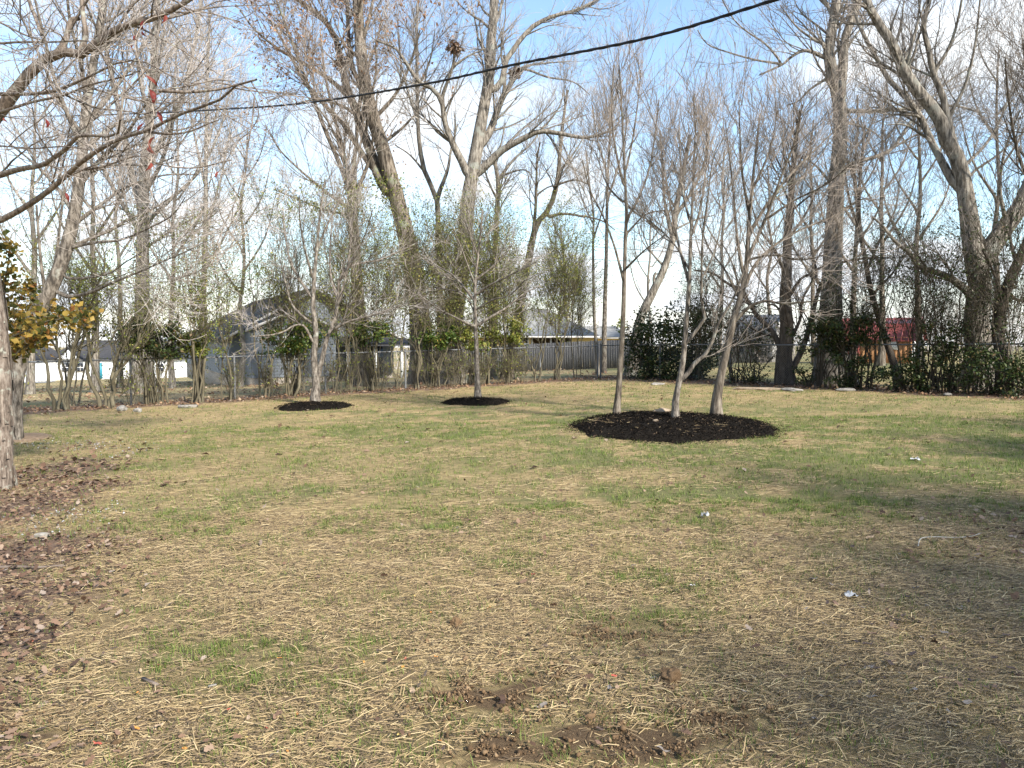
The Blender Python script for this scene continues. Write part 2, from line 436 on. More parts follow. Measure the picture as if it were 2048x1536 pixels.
def spawn(paths, rads, count, lmin, lmax, ang, ratio=0.6, nseg=6, wig=0.12, up=0.1, tmin=0.25, rmin=0.003, rmax=9, taper=0.75, droop=0.0):
    """children of the branches (B,n,3)"""
    B, n, _ = paths.shape
    ln = np.linalg.norm(np.diff(paths, axis=1), axis=2).sum(1)
    idx = rng.choice(B, count, p=ln / ln.sum())
    t = tmin + (1 - tmin) * rng.uniform(0, 1, count) ** 0.85
    f = t * (n - 1); i0 = np.minimum(f.astype(int), n - 2); fr = (f - i0)[:, None]
    a = paths[idx, i0]; b = paths[idx, i0 + 1]
    p = a * (1 - fr) + b * fr
    tan = nrm(b - a)
    pr = rads[idx, i0] * (1 - fr[:, 0]) + rads[idx, i0 + 1] * fr[:, 0]
    rv = nrm(np.cross(tan, rng.normal(size=(count, 3))))
    an = (ang[0] + (ang[1] - ang[0]) * rng.uniform(0, 1, count))[:, None]
    d = nrm(np.cos(an) * tan + np.sin(an) * rv + np.array([0, 0, up]))
    L = rng.uniform(lmin, lmax, count) * (1.15 - 0.55 * t)
    r0 = np.clip(pr * ratio, rmin, rmax)
    pts = np.empty((count, nseg + 1, 3)); pts[:, 0] = p
    step = (L / nseg)[:, None]
    for s in range(nseg):
        pts[:, s + 1] = pts[:, s] + d * step
        d = nrm(d + rng.normal(size=(count, 3)) * wig + np.array([0, 0, up * 0.5 - droop * s / nseg]))
    rr = r0[:, None] * np.linspace(1, 1 - taper, nseg + 1)[None]
    return pts, np.maximum(rr, rmin * 0.6)

def limb3d(px, w0, w1, Y, drift, n=18, scale=1.0, wob=0.0):
    """pixel polyline -> path and radii with depth"""
    px = np.asarray(px, float)
    s = np.concatenate([[0], np.cumsum(np.hypot(*np.diff(px, axis=0).T))])
    f = s / s[-1]
    YY = Y + drift * f ** 1.2
    pts = np.array([P(u, v, y) for (u, v), y in zip(px, YY)])
    wd = (w0 + (w1 - w0) * f ** 0.7) * YY / FPX / 2
    r = resample(np.column_stack([pts, wd]), n)
    if wob > 0:
        k = np.linspace(0, 1, n)[:, None]
        r[1:-1, :3] += (rng.normal(size=(n - 2, 3)) * wob)
    return r[:, :3], np.maximum(r[:, 3], 0.002)

LIMBS = []
def traced_tree(name, label, Y, main, limbs, bark, twig, tw, cat='tree', leaf=None, flare=1.5, ivy=None, k=10, limb_name='limb', drift=1.0, group=None, extra_leaf=None, depth_limbs=1.0):
    """main/limbs: (pixel points, width at base, width at end).  tw: dict for the twig levels"""
    px, w0, w1 = main
    pts, rad = limb3d(px, w0, w1, Y, drift * rng.uniform(-0.6, 0.6), 26)
    gzv = float(gz(pts[0, 0], pts[0, 1]))
    base = np.array([pts[0, 0], pts[0, 1], gzv])
    pts[0, 2] = gzv - 0.12
    t = thing(name, base, label, cat, group)
    hh = pts[:, 2] - gzv
    rad = rad * (1 + (flare - 1) * np.exp(-np.maximum(hh, 0) / (rad[2] * 2.2 + 0.05)))
    v, q = tubes(pts[None], rad[None], k, 0.05)
    mesh_np('trunk', v, q, None, bark, t, smooth=True)
    allp = [pts[14:]]; allr = [rad[14:]]
    lp, lr = [], []
    for L in limbs:
        p2, a, b = L[:3]
        # start on the nearest point of what is already built, so limbs are joined in depth too
        st = P(p2[0][0], p2[0][1], Y)
        best = None
        for PP, RR in [(pts, rad)] + list(zip(lp, lr)):
            scr = np.abs((PP[:, 0] / PP[:, 1] - st[0] / st[1])) + np.abs(((PP[:, 2] - EYE) / PP[:, 1] - (st[2] - EYE) / st[1]))
            j = int(np.argmin(scr))
            if best is None or scr[j] < best[0]: best = (scr[j], PP[j])
        Y0 = best[1][1]
        span = np.hypot(p2[-1][0] - p2[0][0], p2[-1][1] - p2[0][1]) * Y / FPX
        dr = (L[3] if len(L) > 3 else rng.uniform(-0.5, 0.5) * span * depth_limbs)
        pp, rr = limb3d(p2, a, b, Y0, dr, 18)
        pp[0] = pp[0] * 0.3 + best[1] * 0.7
        lp.append(pp); lr.append(rr); LIMBS.append(pp)
        v, q = tubes(pp[None], rr[None], 7, 0.04)
        mesh_np(limb_name, v, q, None, bark, t, smooth=True)
    grow_crown(t, lp, lr, allp, allr, twig, tw, bark)
    if ivy: ivy_on(t, [pts] + lp, [rad] + lr, *ivy)
    return t, pts, rad, lp, lr

def res_n(p, n):
    f = np.linspace(0, len(p) - 1, n); i = np.minimum(f.astype(int), len(p) - 2); k = (f - i)
    if p.ndim == 2: k = k[:, None]
    return p[i] * (1 - k) + p[i + 1] * k

DENS = (0.62, 0.40, 0.40)
def grow_crown(t, lp, lr, mp, mr, twig, tw, bark):
    par = [res_n(p, 18) for p in lp] + [res_n(p, 18) for p in mp]
    rad = [res_n(r, 18) for r in lr] + [res_n(r, 18) for r in mr]
    if not par: return
    PA = np.stack(par); RA = np.stack(rad)
    H = tw.get('size', 1.0)
    b1, r1 = spawn(PA, RA, int(tw['n1'] * DENS[0]), 0.9 * H, 2.6 * H, tw.get('ang1', (0.35, 1.0)), 0.42, 7, 0.11, tw.get('up', 0.15), tw.get('tmin', 0.12), 0.007, 0.05 * H)
    b2, r2 = spawn(b1, r1, int(tw['n2'] * DENS[1] * (.85 if H < .85 else 1)), 0.4 * H, 1.3 * H, tw.get('ang2', (0.35, 0.95)), 0.55, 4, 0.16, tw.get('up', 0.15), 0.15, 0.0045, 0.02)
    bag = Bag()
    v, q = tubes(b1, r1, 3); bag.add(v, q)
    bag.build('branches', bark, t, smooth=True, kind='stuff')
    bag = Bag()
    v, q = tubes(b2, r2, 3); bag.add(v, q)
    tips = b2
    if tw.get('n3'):
        b3, r3 = spawn(b2, r2, int(tw['n3'] * DENS[2] * (.62 if H < .85 else 1)), 0.2 * H, 0.75 * H, (0.35, 0.9), 0.6, 3, 0.17, tw.get('up', 0.15), 0.1, tw.get('rt', 0.003), 0.01)
        v, q = ribbons(b3, r3); bag.add(v, q); tips = b3
    bag.build('twigs', twig, t, kind='stuff')
    if tw.get('leaf'):
        m, cnt, size = tw['leaf'][:3]
        i = rng.integers(0, len(tips), cnt); j = rng.integers(1, tips.shape[1], cnt)
        pos = tips[i, j] + rng.normal(size=(cnt, 3)) * 0.02
        if len(tw['leaf']) > 3:
            lo, hi = tw['leaf'][3]
            pos = pos[(pos[:, 2] > lo) & (pos[:, 2] < hi)]
        v, tt, rn = leaves(pos, size)
        mesh_np('foliage', v, None, tt, m, t, rn, kind='stuff')

def ivy_on(t, paths, rads, mat, cnt, zlo, zhi, size, reach):
    PA = np.stack([res_n(p, 18) for p in paths]); RA = np.stack([res_n(r, 18) for r in rads])
    B = len(PA)
    ln = np.linalg.norm(np.diff(PA, axis=1), axis=2).sum(1)
    i = rng.choice(B, cnt * 3, p=ln / ln.sum()); f = rng.uniform(0, 16.99, cnt * 3); j = f.astype(int); k = (f - j)[:, None]
    p = PA[i, j] * (1 - k) + PA[i, j + 1] * k; r = RA[i, j]
    d = nrm(rng.normal(size=(len(p), 3)))
    clump = 0.5 + 0.5 * np.sin(p[:, 2] * 2.3 + i)
    p = p + d * (r + rng.exponential(reach, len(p)) * (0.4 + clump))[:, None]
    p = p[(p[:, 2] > zlo) & (p[:, 2] < zhi)][:cnt]
    if len(p) == 0: return
    v, tt, rn = leaves(p, size)
    mesh_np('climbing_leaves', v, None, tt, mat, t, rn, kind='stuff')

# ================================================================== GROUND
litter_blobs = [(-4.7, 6.6, 1.2, .8), (-3.3, 4.7, .9, .85), (-2.4, 3.3, .6, .8), (-5.9, 8.7, 1.2, .85), (-2.1, 2.7, .5, .8), (-5.4, 7.6, 1.5, 1.0), (-3.8, 5.4, 1.15, 1.0), (-2.95, 4.0, 0.8, 1.0), (-6.0, 9.6, 1.1, 0.9), (4.1, 5.3, 1.2, 0.8), (3.3, 4.2, 0.7, 0.6), (-6.6, 11.2, 1.0, 0.7)]
soil_spots = [(1000, 1400, 0.24, 0.16), (1080, 1370, 0.16, 0.10), (1230, 1275, 0.22, 0.15), (1330, 1500, 0.30, 0.16), (1450, 1440, 0.22, 0.13), (1150, 1470, 0.2, 0.1), (60, 1490, 0.30, 0.18), (920, 1390, 0.12, 0.09), (1000, 1500, 0.16, 0.1)]
soil_blobs = [(G(u, v)[0], G(u, v)[1], a, b) for u, v, a, b in soil_spots]
green_spots = [(1850, 870, 3.0, 0.9, 1.0), (1650, 905, 2.0, 0.6, 1.0), (2000, 930, 1.6, 0.8, 0.9), (1500, 900, 1.6, 0.35, 0.9), (1290, 915, 1.2, 0.25, 0.9), (980, 830, 2.4, 0.8, 0.8), (620, 862, 2.0, 0.6, 0.8), (850, 870, 1.6, 0.6, 0.7), (460, 880, 1.3, 0.5, 0.6), (1100, 850, 1.5, 0.7, 0.7), (640, 826, 1.5, 0.5, 0.7), (955, 815, 1.5, 0.5, 0.7),
               (1340, 850, 3.1, 1.5, 0.7), (1700, 860, 2.5, 0.9, 0.8), (720, 980, 0.8, 0.3, 0.6), (400, 1050, 0.7, 0.4, 0.5), (820, 1060, 0.6, 0.3, 0.6), (1180, 1150, 0.5, 0.22, 0.7), (1000, 1110, 0.5, 0.25, 0.5), (500, 1290, 0.35, 0.2, 0.6), (450, 1420, 0.25, 0.18, 0.8), (740, 1440, 0.22, 0.18, 0.8), (300, 1330, 0.3, 0.2, 0.5), (1130, 1010, 0.6, 0.3, 0.5), (250, 935, 0.6, 0.25, 0.6), (1450, 985, 1.2, 0.4, 0.5), (1280, 990, 0.9, 0.3, 0.5), (200, 1130, 0.5, 0.3, 0.5), (1600, 1010, 1.2, 0.3, 0.5)]
green_blobs = [(G(u, v)[0], G(u, v)[1], a, b, s) for u, v, a, b, s in green_spots]

def fence_dist(x, y):
    """distance from the two fence lines, measured inside the yard (positive inside)"""
    dl = -((x - LF0[0]) * LNRM[0] + (y - LF0[1]) * LNRM[1])
    rn_ = np.array([RDIR[1], -RDIR[0]])
    dr = (x - CORN[0]) * rn_[0] + (y - CORN[1]) * rn_[1]
    return dl, dr

def masks(x, y):
    x = np.asarray(x, float); y = np.asarray(y, float)
    dl, dr = fence_dist(x, y)
    inside = np.minimum(dl, dr)
    n1 = fbm(x * 0.55 + 3, y * 0.55, 21, 4); n2 = fbm(x * 1.9, y * 1.9, 31, 4); n3 = fbm(x * 5.0, y * 5.0, 41, 3)
    green = np.zeros_like(x)
    for bx, by, a, b, s in green_blobs:
        green = green + s * np.exp(-((x - bx) / a) ** 2 - ((y - by) / b) ** 2)
    green = np.clip(np.minimum(green, 1.0) * (0.62 + 1.5 * n2 + 1.3 * n3) + 0.6 * np.clip(n1 + 0.6 * n2 + 0.4 * n3, 0, 1) + 0.22 + 0.2 * np.clip((y - 5.5) / 4, 0, 1) * np.clip((19 - y) / 4, 0, 1) + 0.16 * np.clip(x / 4, 0, 1) * np.clip((y - 4) / 4, 0, 1) + 0.35 * n2 + 0.3 * n3, 0, 1)
    soil = np.zeros_like(x)
    for bx, by, a, b in soil_blobs:
        soil = np.maximum(soil, np.exp(-((x - bx) / a) ** 2 - ((y - by) / b) ** 2))
    n4 = fbm(x * 13, y * 13, 51, 2)
    soil = np.clip((soil + 0.6 * n3 + 0.3 * n2 + 0.7 * n4 - 0.4) * 1.6, 0, 1) * (soil > 0.05) * 0.9
    lit = np.zeros_like(x)
    for bx, by, a, s in litter_blobs:
        lit = np.maximum(lit, s * np.exp(-(((x - bx) ** 2 + (y - by) ** 2) / a ** 2)))
    edge = np.clip(1.15 - np.abs(inside - 0.1) / 1.5, 0, 1) + np.clip(0.5 - np.abs(inside - 0.1) / 4.0, 0, 1) * 0.5
    lit = np.clip((np.maximum(lit, edge) + 0.55 * n2 + 0.35 * n3) * 1.5 - 0.45, 0, 1)
    out = inside < -0.6
    green = np.where(out, np.clip(0.55 + 1.1 * n1, 0, 1), green)
    right_out = (dr < -0.6) & (x > 3)
    green = np.where(right_out, np.clip(0.75 + 0.8 * n1, 0, 1), green)
    green = green * np.clip(0.5 + (y - 2.5) / 8, 0.5, 1)
    return np.clip(green * (1 - 0.7 * lit), 0, 1), soil, lit, inside

def graded(a, b, n, c, fine):
    """n values from a to b, spacing growing away from c"""
    t = np.linspace(-1, 1, n)
    s = np.sinh(t * 4.2) / math.sinh(4.2)
    lo = c + (s[s < 0]) * (c - a); hi = c + s[s >= 0] * (b - c)
    return np.concatenate([lo, hi])
xs = np.unique(np.concatenate([graded(-420, 420, 120, 0, 1), np.arange(-13, 13, 0.17)]))
ys = np.unique(np.concatenate([graded(-60, 600, 110, 8, 1), np.arange(1.5, 8, 0.09), np.arange(8, 28, 0.2)]))
X, Yg = np.meshgrid(xs, ys)
Z = gz(X, Yg)
gm, sm, lm, ins = masks(X, Yg)
Z = Z + sm * 0.022 * (0.6 + fbm(X * 9, Yg * 9, 77, 2))
nx, ny = len(xs), len(ys)
ii = np.arange(nx * ny).reshape(ny, nx)
Q = np.stack([ii[:-1, :-1], ii[:-1, 1:], ii[1:, 1:], ii[1:, :-1]], -1).reshape(-1, 4)
mg, nt, bs = new_mat('lawn_ground', 0.95)
tcn = nt.nodes.new('ShaderNodeTexCoord')
def nz(scale, det=8, rough=0.7, vec=None):
    n = nt.nodes.new('ShaderNodeTexNoise'); n.inputs['Scale'].default_value = scale; n.inputs['Detail'].default_value = det; n.inputs['Roughness'].default_value = rough
    nt.links.new(vec or tcn.outputs['Object'], n.inputs['Vector']); return n
mpn = nt.nodes.new('ShaderNodeMapping'); mpn.inputs['Scale'].default_value = (7, 22, 7); mpn.inputs['Rotation'].default_value = (0, 0, 0.25)
nt.links.new(tcn.outputs['Object'], mpn.inputs[0])
nA = nz(1.0, 12, 0.82, mpn.outputs[0]); nB = nz(75, 10, 0.85); nC = nz(2.2, 5, 0.6)
rs = ramp(nt, [(0.30, (0.085, 0.06, 0.035)), (0.45, (0.245, 0.175, 0.085)), (0.55, (0.425, 0.315, 0.152)), (0.70, (0.585, 0.455, 0.245))])
nt.links.new(nA.outputs[0], rs.inputs[0])
rg = ramp(nt, [(0.36, (0.055, 0.05, 0.025)), (0.47, (0.12, 0.125, 0.042)), (0.55, (0.19, 0.185, 0.075)), (0.66, (0.34, 0.28, 0.155))])
nt.links.new(nB.outputs[0], rg.inputs[0])
rl = ramp(nt, [(0.3, (0.08, 0.052, 0.037)), (0.5, (0.17, 0.11, 0.077)), (0.7, (0.30, 0.21, 0.145))])
nt.links.new(nB.outputs[0], rl.inputs[0])
rsoil = ramp(nt, [(0.36, (0.06, 0.038, 0.02)), (0.5, (0.14, 0.09, 0.048)), (0.64, (0.23, 0.16, 0.09))])
nt.links.new(nB.outputs[0], rsoil.inputs[0])
def amix(A, B, attr, lo=0.35, hi=0.65):
    at = nt.nodes.new('ShaderNodeAttribute'); at.attribute_name = attr
    ad = nt.nodes.new('ShaderNodeMath'); ad.operation = 'MULTIPLY_ADD'; ad.inputs[1].default_value = 0.7
    sub = nt.nodes.new('ShaderNodeMath'); sub.operation = 'SUBTRACT'; sub.inputs[1].default_value = 0.5
    nt.links.new(nB.outputs[0], sub.inputs[0]); nt.links.new(sub.outputs[0], ad.inputs[0]); nt.links.new(at.outputs['Fac'], ad.inputs[2])
    r = ramp(nt, [(lo, (0, 0, 0)), (hi, (1, 1, 1))]); nt.links.new(ad.outputs[0], r.inputs[0])
    mx = nt.nodes.new('ShaderNodeMix'); mx.data_type = 'RGBA'
    nt.links.new(r.outputs[0], mx.inputs['Factor']); nt.links.new(A, mx.inputs['A']); nt.links.new(B, mx.inputs['B'])
    return mx.outputs['Result']
c1 = amix(rs.outputs[0], rg.outputs[0], 'green', 0.2, 1.0)
c2 = amix(c1, rl.outputs[0], 'leafy', 0.3, 0.7)
c3 = amix(c2, rsoil.outputs[0], 'soil', 0.3, 0.6)
nt.links.new(c3, bs.inputs['Base Color'])
bp = nt.nodes.new('ShaderNodeBump'); bp.inputs['Strength'].default_value = 1.0; bp.inputs['Distance'].default_value = 0.025
nt.links.new(nB.outputs[0], bp.inputs['Height']); nt.links.new(bp.outputs[0], bs.inputs['Normal'])
g = mesh_np('ground', np.stack([X, Yg, Z], -1).reshape(-1, 3), Q, None, mg, smooth=True, attrs={'green': gm, 'soil': sm, 'leafy': lm})
g['kind'] = 'structure'; g['label'] = 'sloping back yard ground of thin grass, straw and bare soil'; g['category'] = 'ground'

# ------------------------------------------------------------------ scatter over the lawn
def frustum_points(n, y0, y1, power=1.0, margin=0.12):
    y = y0 + (y1 - y0) * rng.uniform(0, 1, n) ** power
    x = rng.uniform(-1, 1, n) * (0.683 + margin) * y
    return x, y

MULCH = [('single_l', G(632, 815), 1.15, 0.55), ('single_r', G(955, 806), 1.15, 0.5)]
bl = G(1140, 858); br = G(1555, 858); bt = G(1340, 831); bb = G(1340, 890)
big_c = np.array([(bl[0] + br[0]) / 2, (bt[1] + bb[1]) / 2]); big_a = (br[0] - bl[0]) / 2; big_b = (bt[1] - bb[1]) / 2
l_c = G(628, 815); l_a = 75 / FPX * l_c[1]; r_c = G(953, 807); r_a = 68 / FPX * r_c[1]
beds = [(l_c[0], l_c[1], l_a, l_a * 0.95), (r_c[0], r_c[1], r_a, r_a * 0.95), (big_c[0], big_c[1], big_a, big_b)]
def in_bed(x, y, k=1.0):
    m = np.zeros(np.shape(x), bool)
    for cx, cy, a, b in beds: m |= ((x - cx) / (a * k)) ** 2 + ((y - cy) / (b * k)) ** 2 < 1
    return m

def straw_field():
    bag = Bag()
    for n, y0, y1, w, l0, l1 in ((15000, 2.1, 6.0, 0.0032, 0.06, 0.19), (200000, 2.1, 6.8, 0.0025, 0.012, 0.07), (60000, 5.5, 13.0, 0.0040, 0.03, 0.16), (30000, 12.0, 27.5, 0.0065, 0.06, 0.24)):
        x, y = frustum_points(n, y0, y1, 0.75)
        gr, so, li, ins = masks(x, y)
        cl = fbm(x * 1.3, y * 2.2, 61, 3)
        keep = (rng.uniform(0, 1, n) < np.clip((1.05 if y0 < 5 else 0.85) - 0.75 * gr - 0.7 * li - 1.15 * so + 1.3 * cl, 0.08 if y0 < 5 else 0.04, 1)) & (ins > 0.3)
        keep &= ~in_bed(x, y, 0.97) | (rng.uniform(0, 1, n) < 0.09)
        x, y = x[keep], y[keep]; n = len(x)
        z = gz(x, y) + rng.uniform(0.003, 0.022, n) + .13 * in_bed(x, y, .93)
        th = rng.normal(0.15, 0.75, n) + (rng.uniform(0, 1, n) < 0.3) * rng.uniform(0, 3.14, n)
        L = rng.uniform(l0, l1, n) * rng.uniform(0.5, 1, n)
        d = np.stack([np.cos(th), np.sin(th), rng.normal(0, 0.07, n)], 1)
        s = np.stack([-np.sin(th), np.cos(th), np.zeros(n)], 1) * (w * rng.uniform(0.6, 1.3, n))[:, None] / 2
        c = np.stack([x, y, z], 1); bow = np.zeros((n, 3)); bow[:, 2] = rng.uniform(0, 0.012, n); bow[:, :2] = s[:, :2] * rng.normal(0, .6, n)[:, None]
        up = np.array([0, 0, 1.0]) * w * 0.35
        A = c - d * L[:, None] / 2; B = c + bow; C_ = c + d * L[:, None] / 2
        if l1 < 0.18 or y0 > 10:
            V = np.stack([A - s, A + s + up, C_ - s, C_ + s + up], 1).reshape(-1, 3); nv = 4
            q = np.arange(n)[:, None] * 4 + np.array([[0, 2, 3, 1]])
        else:
            V = np.stack([A - s, A + s + up, B - s, B + s + up, C_ - s, C_ + s + up], 1).reshape(-1, 3); nv = 6
            i = np.arange(n)[:, None] * 6
            q = np.concatenate([i + np.array([[0, 2, 3, 1]]), i + np.array([[2, 4, 5, 3]])])
        bag.add(V, q, None, np.repeat(np.clip(rng.normal(0.42, 0.3, n) - 0.06 * (l1 < 0.1), 0, 1), nv))
    o = bag.build('straw', M['straw'], kind='stuff')
    o['label'] = 'loose dry straw strewn over the lawn'; o['category'] = 'straw'
straw_field()

def grass_field():
    bag = Bag()
    for n, y0, y1, w, h in ((300000, 2.1, 7.0, 0.0028, 0.036), (230000, 6.0, 14.0, 0.006, 0.045), (150000, 13.0, 28.0, 0.011, 0.048)):
        x, y = frustum_points(n, y0, y1, 0.75)
        gr, so, li, ins = masks(x, y)
        tuft = np.clip(0.5 + 1.6 * vnoise(x * 14, y * 14, 91), 0, 1)
        keep = (rng.uniform(0, 1, n) < gr ** 1.1 * (0.1 + 1.3 * tuft ** 2) * 1.15) & (ins > 0.2) & ~in_bed(x, y, 1.0) & (so < 0.5)
        x, y = x[keep], y[keep]; n = len(x)
        z = gz(x, y) - 0.004
        th = rng.uniform(0, 6.28, n); H = h * rng.uniform(0.4, 1.4, n)
        lean = rng.uniform(0.2, 1.3, n)
        d = np.stack([np.cos(th), np.sin(th)], 1)
        s = np.stack([-d[:, 1], d[:, 0], np.zeros(n)], 1) * (w * rng.uniform(0.7, 1.3, n))[:, None] / 2
        b0 = np.stack([x, y, z], 1)
        m1 = b0 + np.stack([d[:, 0] * H * lean * 0.35, d[:, 1] * H * lean * 0.35, H * 0.6], 1)
        tp = b0 + np.stack([d[:, 0] * H * lean, d[:, 1] * H * lean, H], 1)
        if y0 > 5:
            bag.add(np.stack([b0 - s, b0 + s, tp], 1).reshape(-1, 3), None, np.arange(n * 3).reshape(-1, 3), np.repeat(rng.uniform(0, 1, n), 3)); continue
        V = np.stack([b0 - s, b0 + s, m1 - s * 0.8, m1 + s * 0.8, tp], 1).reshape(-1, 3)
        i = np.arange(n)[:, None] * 5
        bag.add(V, i + np.array([[0, 1, 3, 2]]), i + np.array([[2, 3, 4]]), np.repeat(rng.uniform(0, 1, n), 5))
    o = bag.build('grass', M['grass'], kind='stuff')
    o['label'] = 'thin young green grass sprouting through the straw'; o['category'] = 'grass'
grass_field()

def leaf_litter():
    bag = Bag(); bag2 = Bag()
    for n, y0, y1, sz in ((42000, 2.1, 9.0, 0.055), (60000, 8.0, 30.0, 0.085)):
        x, y = frustum_points(n, y0, y1, 0.8, 0.2)
        gr, so, li, ins = masks(x, y)
        keep = (rng.uniform(0, 1, n) < li ** 1.3 * 0.9 + 0.012) & (ins > -1.4) & ~in_bed(x, y, 0.9)
        x, y, ins = x[keep], y[keep], ins[keep]
        pos = np.stack([x, y, gz(x, y) + rng.uniform(0.006, 0.045, len(x))], 1)
        far = ins < 3.5
        for b, m in ((bag2, far), (bag, ~far)):
            v, t, r = broad_leaves(pos[m], sz * .78) if y0 < 5 else leaves(pos[m], sz, 0.65, 0.7, 0.35); b.add(v, None, t, r)
    # leaves on the grass beyond the left fence
    n = 9000
    x = rng.uniform(-38, 4, n); y = rng.uniform(20, 60, n)
    dl, dr = fence_dist(x, y)
    k = (dl < -1) & (fbm(x * 0.2, y * 0.2, 8, 3) + rng.normal(0, 0.2, n) > -0.1); x, y = x[k], y[k]
    v, t, r = leaves(np.stack([x, y, gz(x, y) + 0.02], 1), 0.14, 0.6, 0.8, 0.3); bag2.add(v, None, t, r)
    o = bag.build('leaf_litter', M['litter'], kind='stuff'); o['label'] = 'carpet of dull brown fallen leaves over the shady yard edges'; o['category'] = 'leaf litter'
    o = bag2.build('leaf_litter', M['litter_tan'], kind='stuff'); o['label'] = 'band of tan fallen leaves along the chain link fence'; o['category'] = 'leaf litter'
leaf_litter()

def crumbs():
    bag = Bag()
    n = 9500
    i = rng.integers(0, len(soil_blobs), n)
    sb = np.array(soil_blobs)[i]
    x = sb[:, 0] + rng.normal(size=n) * sb[:, 2] * 0.75; y = sb[:, 1] + rng.normal(size=n) * sb[:, 3] * 0.8
    k_ = fbm(x * 9, y * 9, 45, 3) > rng.normal(-.02, .12, n); x, y, sb = x[k_], y[k_], sb[k_]; n = len(x)
    s = 0.0018 + rng.exponential(0.0022, n); s = np.minimum(s, 0.015)
    base = np.array([[1, 0, 0], [-1, 0, 0], [0, 1, 0], [0, -1, 0], [0, 0, 1], [0, 0, -1.0]])
    V = base[None] * s[:, None, None] * rng.uniform(0.6, 1.3, (n, 6, 1)) + rng.normal(size=(n, 6, 3)) * s[:, None, None] * 0.18
    V = V + np.stack([x, y, gz(x, y) + 0.014 + s * 0.4], 1)[:, None]
    F = np.array([[0, 2, 4], [2, 1, 4], [1, 3, 4], [3, 0, 4], [2, 0, 5], [1, 2, 5], [3, 1, 5], [0, 3, 5]])
    bag.add(V.reshape(-1, 3), None, (np.arange(n)[:, None, None] * 6 + F[None]).reshape(-1, 3), np.repeat(rng.uniform(0, 1, n), 6))
    o = bag.build('soil_crumbs', M['clod'], kind='stuff'); o['label'] = 'crumbs of freshly turned brown soil on the straw'; o['category'] = 'soil'
    bag = Bag(); n = 420
    c = np.array([G(180, 888)[:2], G(110, 1035)[:2], G(260, 900)[:2], G(60, 890)[:2], G(160, 1040)[:2]])
    i = rng.integers(0, len(c), n); x = c[i, 0] + rng.normal(size=n) * 0.34; y = c[i, 1] + rng.normal(size=n) * 0.34
    s = rng.uniform(0.004, 0.014, n)
    V = base[None] * s[:, None, None] * rng.uniform(0.5, 1.3, (n, 6, 1)) + np.stack([x, y, gz(x, y) + 0.012], 1)[:, None]
    bag.add(V.reshape(-1, 3), None, (np.arange(n)[:, None, None] * 6 + F[None]).reshape(-1, 3), np.repeat(rng.uniform(0, 1, n), 6))
    o = bag.build('gravel', M['gravel'], kind='stuff'); o['label'] = 'pale gravel scattered among the leaves at the yard edge'; o['category'] = 'gravel'
crumbs()

# ================================================================== MULCH BEDS
def mulch_bed(cx, cy, a, b, h, label, nchip):
    nr, na = 26, 90
    rr = np.linspace(0, 1, nr)[:, None]; th = np.linspace(0, 2 * math.pi, na, endpoint=False)[None]
    wob = 1 + 0.045 * np.sin(3 * th + cx) + 0.03 * np.sin(7 * th + cy) + 0.02 * np.sin(17 * th) + 0.02 * rng.normal(size=th.shape)
    x = cx + rr * a * wob * np.cos(th); y = cy + rr * b * wob * np.sin(th)
    prof = h * np.clip(1 - rr ** 4, 0, 1) ** 0.8
    z = gz(x, y) - 0.03 + prof * (1 + 0.25 * fbm(x * 3, y * 3, 12, 3)) + (0.03 * (1 - rr ** 6)) + 0.012 * rng.normal(size=x.shape) * (rr < 0.97)
    V = np.stack([x, y, z], -1).reshape(-1, 3)
    idx = np.arange(nr * na).reshape(nr, na); aa = idx[:-1]; bb_ = np.roll(aa, -1, 1); d = idx[1:]; c = np.roll(d, -1, 1)
    Q = np.stack([aa, d, c, bb_], -1).reshape(-1, 4)
    base = (cx, cy, float(gz(cx, cy)))
    t = thing('mulch_bed', base, label, 'mulch bed')
    mesh_np('mound', V, Q, None, M['mulch'], t, smooth=False)
    r = np.sqrt(rng.uniform(0, 1.02, nchip)); far_ = rng.uniform(0, 1, nchip) < .07; r[far_] = 1 + np.abs(rng.normal(0, .06, far_.sum())); an = rng.uniform(0, 2 * math.pi, nchip)
    px = cx + r * a * np.cos(an); py = cy + r * b * np.sin(an)
    pz = gz(px, py) + h * np.clip(1 - r ** 4, 0, 1) ** 0.8 + rng.uniform(0, 0.03, nchip)
    v, tt, rn = leaves(np.stack([px, py, pz], 1), 0.036, 0.45, 0.3, 0.3)
    mesh_np('bark_chips', v, None, tt, M['chips'], t, rn, kind='stuff')
    return t
for _m in ('mulch', 'chips'): M[_m].node_tree.nodes['Principled BSDF'].inputs['Specular IOR Level'].default_value = 0.04
mulch_bed(*beds[0], 0.10, 'round black mulch ring around the fork trunked young tree', 2600)
mulch_bed(*beds[1], 0.10, 'round black mulch ring around the single straight young tree', 2600)
mulch_bed(*beds[2], 0.13, 'wide oval black mulch bed holding three young trees', 14000)

